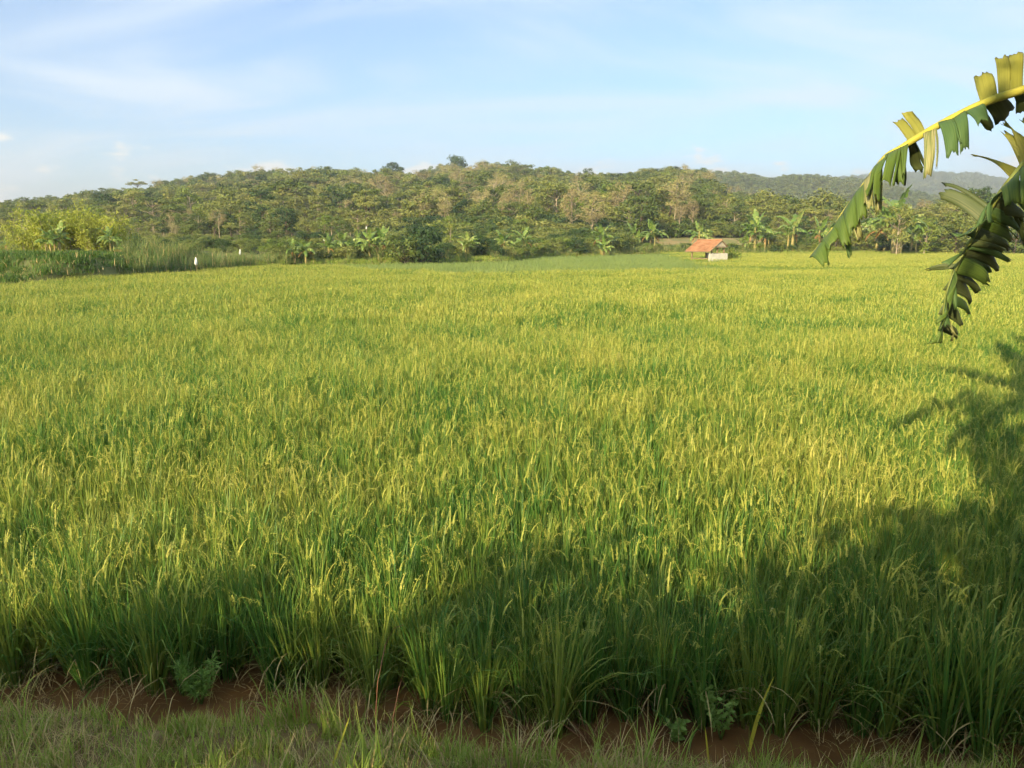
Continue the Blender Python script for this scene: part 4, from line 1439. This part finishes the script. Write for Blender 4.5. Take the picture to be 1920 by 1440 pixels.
# ------------------------------------------------------------------ the torn banana leaves close to the camera
def strip_mat(name, cols, transl, spec=.3, rough=.5):
    m, nt, out = new_mat(name)
    uv = nt.nodes.new('ShaderNodeUVMap')
    sp = nt.nodes.new('ShaderNodeSeparateXYZ')
    nt.links.new(uv.outputs[0], sp.inputs[0])
    mp = nt.nodes.new('ShaderNodeMapping')
    mp.inputs['Scale'].default_value = (26, .7, 1)
    nt.links.new(uv.outputs[0], mp.inputs[0])
    oi = nt.nodes.new('ShaderNodeObjectInfo')
    add = nt.nodes.new('ShaderNodeVectorMath')
    nt.links.new(mp.outputs[0], add.inputs[0])
    nt.links.new(oi.outputs['Random'], add.inputs[1])
    veins = noise(nt, 1.0, 3, add.outputs[0])
    col = ramp(nt, veins, cols)
    edge = nmath(nt, 'ADD', sp.outputs[1], nmath(nt, 'MULTIPLY', noise(nt, 9, 4, uv.outputs[0]), .16))
    br = ramp(nt, nmath(nt, 'MULTIPLY', edge, .8), [(.86, (0, 0, 0)), (.90, (1, 1, 1))])
    mx = nt.nodes.new('ShaderNodeMix')
    mx.data_type = 'RGBA'
    nt.links.new(br, mx.inputs['Factor'])
    nt.links.new(col, mx.inputs['A'])
    mx.inputs['B'].default_value = (.22, .11, .04, 1)
    p = nt.nodes.new('ShaderNodeBsdfPrincipled')
    p.inputs['Roughness'].default_value = rough
    p.inputs['Specular IOR Level'].default_value = spec
    nt.links.new(mx.outputs['Result'], p.inputs['Base Color'])
    bp = nt.nodes.new('ShaderNodeBump')
    bp.inputs['Strength'].default_value = .25
    bp.inputs['Distance'].default_value = .004
    nt.links.new(veins, bp.inputs['Height'])
    nt.links.new(bp.outputs[0], p.inputs['Normal'])
    t = nt.nodes.new('ShaderNodeBsdfTranslucent')
    nt.links.new(mx.outputs['Result'], t.inputs['Color'])
    ms = nt.nodes.new('ShaderNodeMixShader')
    ms.inputs[0].default_value = transl
    nt.links.new(p.outputs[0], ms.inputs[1])
    nt.links.new(t.outputs[0], ms.inputs[2])
    nt.links.new(ms.outputs[0], out.inputs['Surface'])
    return m


M['b_top'] = strip_mat('banana_upper_side', [(.3, (.06, .125, .04)), (.6, (.105, .18, .055)), (.8, (.17, .23, .07))], .22)
M['b_mid'] = strip_mat('banana_green_side', [(.3, (.08, .15, .03)), (.6, (.14, .21, .04)), (.8, (.22, .26, .07))], .3)
M['b_pale'] = strip_mat('banana_pale_streaked', [(.35, (.10, .17, .04)), (.5, (.30, .30, .11)), (.62, (.60, .54, .28))], .3)
M['b_yel'] = strip_mat('banana_under_side', [(.3, (.28, .29, .055)), (.6, (.38, .37, .075)), (.8, (.48, .45, .11))], .4, .3)
M['b_dark'] = strip_mat('banana_shaded_side', [(.3, (.06, .085, .03)), (.6, (.10, .125, .045)), (.8, (.19, .17, .07))], .12)  # shade of the undersides put into the colour; also on one grey-brown spike
M['b_rib'] = rough_mat('banana_midrib', [(.3, (.30, .31, .05)), (.7, (.46, .41, .07))], scale=6, rough=.4)
M['b_stem'] = rough_mat('banana_pseudostem', [(.3, (.10, .13, .04)), (.6, (.22, .22, .08)), (.8, (.16, .09, .05))], scale=4, rough=.55)


def strip(parent, root0, root1, end0, end1, mat, bulge=.03, nu=8, nv=9, ragged=.0, seed=0):
    """one torn leaf strip: spans root0-root1 on the midrib and end0-end1 at its free edge"""
    r = random.Random(seed)
    vs, uvs, fs = [], [], []
    mid_n = (end0 - root0).cross(root1 - root0)
    if mid_n.length < 1e-9:
        mid_n = Vector((0, -1, 0))
    mid_n.normalize()
    if mid_n.y > 0:
        mid_n = -mid_n
    k1, k2 = r.uniform(-.5, .5), r.uniform(0, 6.28)
    wide = ((root1 - root0).length + (end1 - end0).length) * .5
    ncut = r.choice((0, 0, 1)) if wide < .06 else r.randint(0, 2) if wide < .11 else r.randint(1, 2)
    cuts = [0.0] + sorted(r.uniform(.12, .88) for _ in range(ncut)) + [1.0]
    for g in range(len(cuts) - 1):
        u0, u1 = cuts[g], cuts[g + 1]
        if u1 - u0 < .04:
            continue
        torn = r.uniform(.25, .8)                 # where the tear begins
        reach = r.uniform(.86, 1.06) if len(cuts) > 2 else 1.0
        curl, sway = r.uniform(-.02, .03), r.uniform(-.012, .012)
        base = len(vs)
        ng_ = max(2, int(round((u1 - u0) * nu)))
        for j in range(nv + 1):
            v = j / nv
            open_ = max(0.0, v - torn) / max(1e-3, 1 - torn) if len(cuts) > 2 else 0.0
            for i in range(ng_ + 1):
                w_ = i / ng_
                shrink = .14 * open_
                u = u0 + (u1 - u0) * (shrink * .5 + w_ * (1 - shrink))
                a, c = root0.lerp(root1, u), end0.lerp(end1, u)
                c = a + (c - a) * reach
                p = a.lerp(c, v) + Vector((0, 0, (.035 * v - .035 * v * v) * (c - a).length / .2))
                p = p + mid_n * (bulge * .55 * math.sin(v * math.pi * .8) + .006 * math.sin(u * math.pi) * v + .012 * math.sin(v * 5 + k2) * (u - .5)
                                 + curl * open_ ** 1.5 + .004 * math.sin(w_ * math.pi) * v)
                p = p + (root1 - root0) * (k1 * .10 * math.sin(v * math.pi)) + Vector((sway, 0, 0)) * open_
                if j == nv and ragged:
                    p = p + (c - a).normalized() * r.uniform(-1.4 * ragged, .7 * ragged)
                vs.append(p); uvs.append((u, v))
        for j in range(nv):
            for i in range(ng_):
                q = base + j * (ng_ + 1) + i
                fs.append((q, q + 1, q + ng_ + 2, q + ng_ + 1))
    me = bpy.data.meshes.new('leaf_strip')
    me.from_pydata([tuple(v - parent['o']) for v in vs], [], fs)
    uvl = me.uv_layers.new(name='UVMap')
    for lp in me.loops:
        uvl.data[lp.index].uv = uvs[lp.vertex_index]
    me.polygons.foreach_set('use_smooth', [True] * len(fs))
    me.materials.append(mat)
    o = link('leaf_strip', me, parent['e'])
    sm = o.modifiers.new('thickness', 'SOLIDIFY')
    sm.thickness = .0012
    return o


PLANT = Vector((3.05, 3.05, .2))
bp_ = empty('banana_plant', PLANT)
tag(bp_, 'large banana plant close by whose torn leaves hang into the picture', 'banana plant')
b = MB()
b.tube([(0, 0, -.2), (0, 0, .6), (-.02, .02, 1.3), (-.03, .03, 2.0), (-.05, .03, 2.5)], [.15, .14, .12, .10, .06], 14)
link('pseudostem', b.mesh('pseudostem', [M['b_stem']], True), bp_)


M['b_rib2'] = rough_mat('banana_green_midrib', [(.3, (.14, .18, .04)), (.7, (.24, .26, .06))], scale=6, rough=.4)


def hero_leaf(pix, rad0, rad1, pre, mat='b_rib'):
    pts = [Vector(p) for p in pre] + [at(a, c, d) for a, c, d in pix]
    # smooth by Catmull-Rom
    sm = []
    for i in range(len(pts) - 1):
        p0, p1, p2, p3 = pts[max(i - 1, 0)], pts[i], pts[i + 1], pts[min(i + 2, len(pts) - 1)]
        for k in range(4):
            t = k / 4
            sm.append(0.5 * ((2 * p1) + (p2 - p0) * t + (2 * p0 - 5 * p1 + 4 * p2 - p3) * t * t + (3 * p1 - p0 - 3 * p2 + p3) * t ** 3))
    sm.append(pts[-1])
    n = len(sm)
    b_ = MB()
    b_.tube([p - PLANT for p in sm], [rad0 + (rad1 - rad0) * i / (n - 1) for i in range(n)], 8)
    o = link('leaf', b_.mesh('leaf_midrib', [M[mat]], True), bp_)
    return {'e': o, 'o': PLANT}


TOPC = PLANT + Vector((-.04, .03, 2.45))
A_Y = 3.3
A = hero_leaf([(2010, 140, 3.25), (1920, 168, A_Y), (1850, 191, A_Y), (1780, 224, A_Y), (1720, 258, A_Y), (1688, 278, 3.31), (1663, 292, 3.32), (1642, 316, 3.34), (1624, 341, 3.35), (1605, 366, 3.36), (1580, 400, 3.38), (1560, 430, 3.39), (1520, 480, 3.4)],
              .021, .004, [TOPC, TOPC + Vector((-.15, .08, .35))])


def S(leaf, r0, r1, e0, e1, mat, yr, ye, bulge=.03, ragged=.014, seed=[0]):
    seed[0] += 1
    return strip(leaf, at(*r0, yr), at(*r1, yr), at(*e0, ye), at(*e1, ye), M[mat], bulge, ragged=ragged, seed=seed[0])


S(A, (1838, 194), (1872, 182), (1824, 149), (1857, 136), 'b_yel', 3.31, 3.42, .02)
S(A, (1872, 182), (1894, 175), (1863, 115), (1890, 106), 'b_yel', 3.31, 3.45, .02)
S(A, (1893, 176), (1918, 168), (1889, 108), (1917, 102), 'b_yel', 3.31, 3.46, .025)
S(A, (1707, 270), (1736, 250), (1672, 232), (1716, 213), 'b_yel', 3.31, 3.45, .02)
S(A, (1730, 252), (1757, 236), (1730, 331), (1751, 328), 'b_pale', 3.29, 3.2, .05)
S(A, (1758, 232), (1784, 220), (1772, 303), (1795, 293), 'b_top', 3.29, 3.18, .05)
S(A, (1783, 221), (1809, 209), (1794, 293), (1818, 283), 'b_top', 3.29, 3.17, .05)
S(A, (1809, 209), (1840, 195), (1832, 244), (1854, 230), 'b_top', 3.29, 3.2, .04)
S(A, (1842, 195), (1882, 181), (1866, 236), (1898, 198), 'b_dark', 3.33, 3.42, .02)
S(A, (1812, 208), (1838, 196), (1848, 246), (1862, 238), 'b_dark', 3.33, 3.44, .02)
S(A, (1898, 176), (1925, 166), (1904, 212), (1930, 205), 'b_dark', 3.33, 3.40, .02)
S(A, (1690, 278), (1703, 268), (1690, 334), (1700, 328), 'b_mid', 3.29, 3.20, .04)
S(A, (1700, 272), (1716, 262), (1706, 320), (1730, 311), 'b_dark', 3.34, 3.45, .02)
S(A, (1680, 284), (1694, 276), (1682, 342), (1694, 346), 'b_dark', 3.34, 3.42, .02)
S(A, (1660, 290), (1690, 276), (1648, 352), (1676, 366), 'b_mid', 3.30, 3.18, .06)
S(A, (1672, 286), (1690, 278), (1684, 350), (1694, 352), 'b_mid', 3.29, 3.21, .04)
S(A, (1641, 313), (1664, 288), (1634, 374), (1656, 402), 'b_mid', 3.31, 3.19, .06)
S(A, (1640, 316), (1655, 300), (1640, 404), (1652, 400), 'b_pale', 3.33, 3.27, .04)
S(A, (1622, 338), (1643, 312), (1624, 398), (1642, 398), 'b_pale', 3.32, 3.22, .05)
S(A, (1604, 363), (1625, 337), (1612, 422), (1630, 412), 'b_mid', 3.34, 3.24, .06)
S(A, (1592, 380), (1606, 362), (1602, 456), (1618, 450), 'b_pale', 3.35, 3.27, .05)
S(A, (1579, 398), (1605, 362), (1596, 448), (1612, 428), 'b_mid', 3.35, 3.25, .05)
S(A, (1561, 426), (1582, 396), (1586, 472), (1598, 458), 'b_mid', 3.37, 3.27, .05)
S(A, (1572, 412), (1586, 394), (1589, 484), (1597, 480), 'b_top', 3.38, 3.33, .03)
S(A, (1540, 454), (1564, 424), (1557, 474), (1580, 448), 'b_mid', 3.37, 3.30, .03)
S(A, (1516, 482), (1548, 446), (1547, 506), (1557, 500), 'b_mid', 3.38, 3.28, .05)
S(A, (1530, 468), (1556, 436), (1556, 502), (1562, 476), 'b_mid', 3.38, 3.31, .03)

B_Y = 2.95
B = hero_leaf([(1985, 230, 3.0), (1925, 300, B_Y), (1876, 361, B_Y), (1836, 425, B_Y), (1810, 468, B_Y), (1789, 510, B_Y), (1773, 560, B_Y), (1768, 600, B_Y), (1763, 644, B_Y)],
              .014, .003, [TOPC, TOPC + Vector((-.2, 0, .22))], 'b_rib2')
S(B, (1925, 300), (1878, 358), (1935, 385), (1884, 391), 'b_mid', 2.93, 2.82, .07)
S(B, (1880, 356), (1858, 388), (1862, 432), (1838, 440), 'b_top', 2.93, 2.84, .06)
S(B, (1862, 380), (1842, 415), (1822, 420), (1787, 440), 'b_top', 2.94, 2.85, .05)
S(B, (1858, 386), (1838, 420), (1776, 347), (1752, 372), 'b_dark', 2.97, 3.12, .02)
S(B, (1836, 425), (1822, 448), (1790, 446), (1778, 436), 'b_top', 2.94, 2.86, .03)
right = [(1868, 372, 1914, 404, 22, 'b_dark'), (1858, 390, 1904, 430, 16, 'b_top'), (1852, 400, 1888, 446, 26, 'b_mid'), (1838, 421, 1880, 440, 12, 'b_dark'), (1834, 428, 1884, 468, 24, 'b_dark'),  # dark and green strips carry shaded and lit tones in their colour
         (1822, 448, 1872, 486, 14, 'b_top'), (1818, 455, 1866, 502, 20, 'b_dark'), (1806, 476, 1848, 508, 10, 'b_top'), (1802, 482, 1844, 528, 22, 'b_mid'), (1792, 504, 1830, 546, 12, 'b_dark'),
         (1786, 518, 1812, 562, 20, 'b_dark'), (1776, 552, 1806, 584, 12, 'b_top'), (1773, 565, 1798, 606, 18, 'b_dark'), (1767, 604, 1788, 630, 12, 'b_dark'),
         (1900, 330, 1926, 420, 22, 'b_top'), (1885, 350, 1922, 470, 14, 'b_dark')]
for q, (a, c, ex, ey, w, mt) in enumerate(right):
    S(B, (a, c - 3), (a - w * .8, c + w * 1.35), (ex + 2, ey - w * .38), (ex - 4, ey + w * .34), mt, 2.97, 3.04 + .04 * (q % 4), .03 + .015 * (q % 3), .008 + .006 * (q % 3))
S(B, (1815, 460), (1806, 476), (1763, 492), (1767, 500), 'b_top', 2.93, 2.86, .03)
S(B, (1797, 494), (1791, 506), (1738, 504), (1740, 511), 'b_dark', 2.96, 3.02, .02)
S(B, (1790, 506), (1776, 548), (1772, 560), (1765, 590), 'b_mid', 2.93, 2.87, .03)
S(B, (1776, 550), (1770, 585), (1762, 600), (1758, 622), 'b_mid', 2.93, 2.87, .02)
S(B, (1770, 585), (1764, 640), (1752, 636), (1750, 646), 'b_mid', 2.94, 2.9, .02)
S(B, (1772, 575), (1766, 612), (1784, 640), (1788, 632), 'b_pale', 2.96, 2.98, .02)
S(B, (1789, 510), (1779, 540), (1797, 575), (1790, 586), 'b_top', 2.93, 2.9, .03)
S(B, (1773, 560), (1770, 580), (1783, 610), (1776, 616), 'b_top', 2.93, 2.9, .02)

C = hero_leaf([(1990, 250, 3.15), (1945, 290, 3.12), (1900, 332, 3.1), (1880, 352, 3.08)], .016, .004, [TOPC, TOPC + Vector((-.2, .05, .2))])
S(C, (1945, 288), (1915, 316), (1878, 236), (1884, 228), 'b_yel', 3.12, 3.2, .03)
S(C, (1950, 280), (1930, 302), (1900, 222), (1925, 208), 'b_yel', 3.12, 3.22, .03)
S(C, (1914, 319), (1896, 336), (1818, 296), (1826, 292), 'b_yel', 3.1, 3.2, .03)
S(C, (1940, 294), (1916, 318), (1888, 250), (1876, 252), 'b_yel', 3.12, 3.2, .03)

# its other leaves reach up and away; a second stem stands behind
for i, (az, me, sc_) in enumerate([(95, 'up', 1.25), (20, 'up', 1.3), (-30, 'out', 1.2), (-75, 'out', 1.2), (60, 'out', 1.2), (160, 'up', 1.1)]):
    o = link('leaf', BL_UP[i % 3] if me == 'up' else BL_OUT[i % 4], bp_, TOPC - PLANT)
    o.rotation_euler = (0, 0, R(az))
    o.scale = (sc_, sc_, sc_)
banana(4.4, 3.6, 5.2, 'second banana plant standing just outside the picture beside the near one', z=.1, seed=41, dead=1, group='near banana plants on the bund',
       azs=[(80, 'up'), (10, 'up'), (-40, 'out'), (50, 'out'), (-90, 'out'), (120, 'up')])
banana(3.3, 1.0, 6.0, 'third banana plant on the bund behind the near one', z=.5, seed=42, dead=1, group='near banana plants on the bund',
       azs=[(80, 'up'), (10, 'up'), (-40, 'out'), (50, 'up'), (-90, 'out'), (120, 'up'), (180, 'up')])
banana(2.6, -0.8, 6.6, 'unseen tall banana plant behind the viewer, added for its shadow', z=.6, seed=43, dead=1, group='near banana plants on the bund')  # this and the next plant are added to strengthen the shadow at right
banana(4.2, -0.4, 6.4, 'unseen banana plant beside the tall one, added for its shadow', z=.6, seed=44, dead=1, group='near banana plants on the bund')

# trees behind the photographer whose shade covers the front of the field
q = 0
for xx in np.arange(-15.5, 0.6, 1.7):
    for yy_, hh_ in ((-5.0, 4.6), (-6.8, 5.0)):
        q += 1
        plant_tree('dark', q, float(xx + random.uniform(-.4, .4)), yy_ + random.uniform(-.3, .3), hh_ * random.uniform(.86, 1.05) * (1 - .05 * max(0, min(1, (-3 - xx) / 5))),
                   'leafy tree of the shade row standing on the bund behind the viewer', 'tree', 'shade row behind the viewer', name='shade_tree', wide=1.35, z=.55)
for q, (xx, yy_, hh_, lab) in enumerate([(-24.5, 15.5, 4.2, 'tree outside the picture whose long shadow crosses the rice below the mound'), (-17.5, 8.0, 3.6, 'tree outside the picture whose short shadow touches the rice edge'),
                                          (-30, 28, 4.5, 'tree outside the picture beside the mound')]):
    plant_tree('dark', q, xx, yy_, hh_, lab, z=0.0, wide=1.2, name='shade_tree')

plant_tree('dark', 1, -0.95, -2.8, 5.9, 'unseen slim tree behind the viewer, added to fill the shadow', z=.6, wide=.42, name='shade_tree')  # added out of view, kept narrow to shade only the rice at right

# ------------------------------------------------------------------ air
HAZE = 0.00045
if HAZE:
    b = MB()
    b.box((-2600, -200, -1.8), (3000, 3300, 185))
    m, nt, out = new_mat('haze_air')
    pv = nt.nodes.new('ShaderNodeVolumePrincipled')
    pv.inputs['Color'].default_value = (.86, .93, 1.0, 1)
    pv.inputs['Density'].default_value = HAZE
    pv.inputs['Anisotropy'].default_value = .2
    nt.links.new(pv.outputs[0], out.inputs['Volume'])
    o = link('haze', b.mesh('haze', [m]))
    tag(o, 'thin evening haze over the valley', 'haze', kind='stuff')
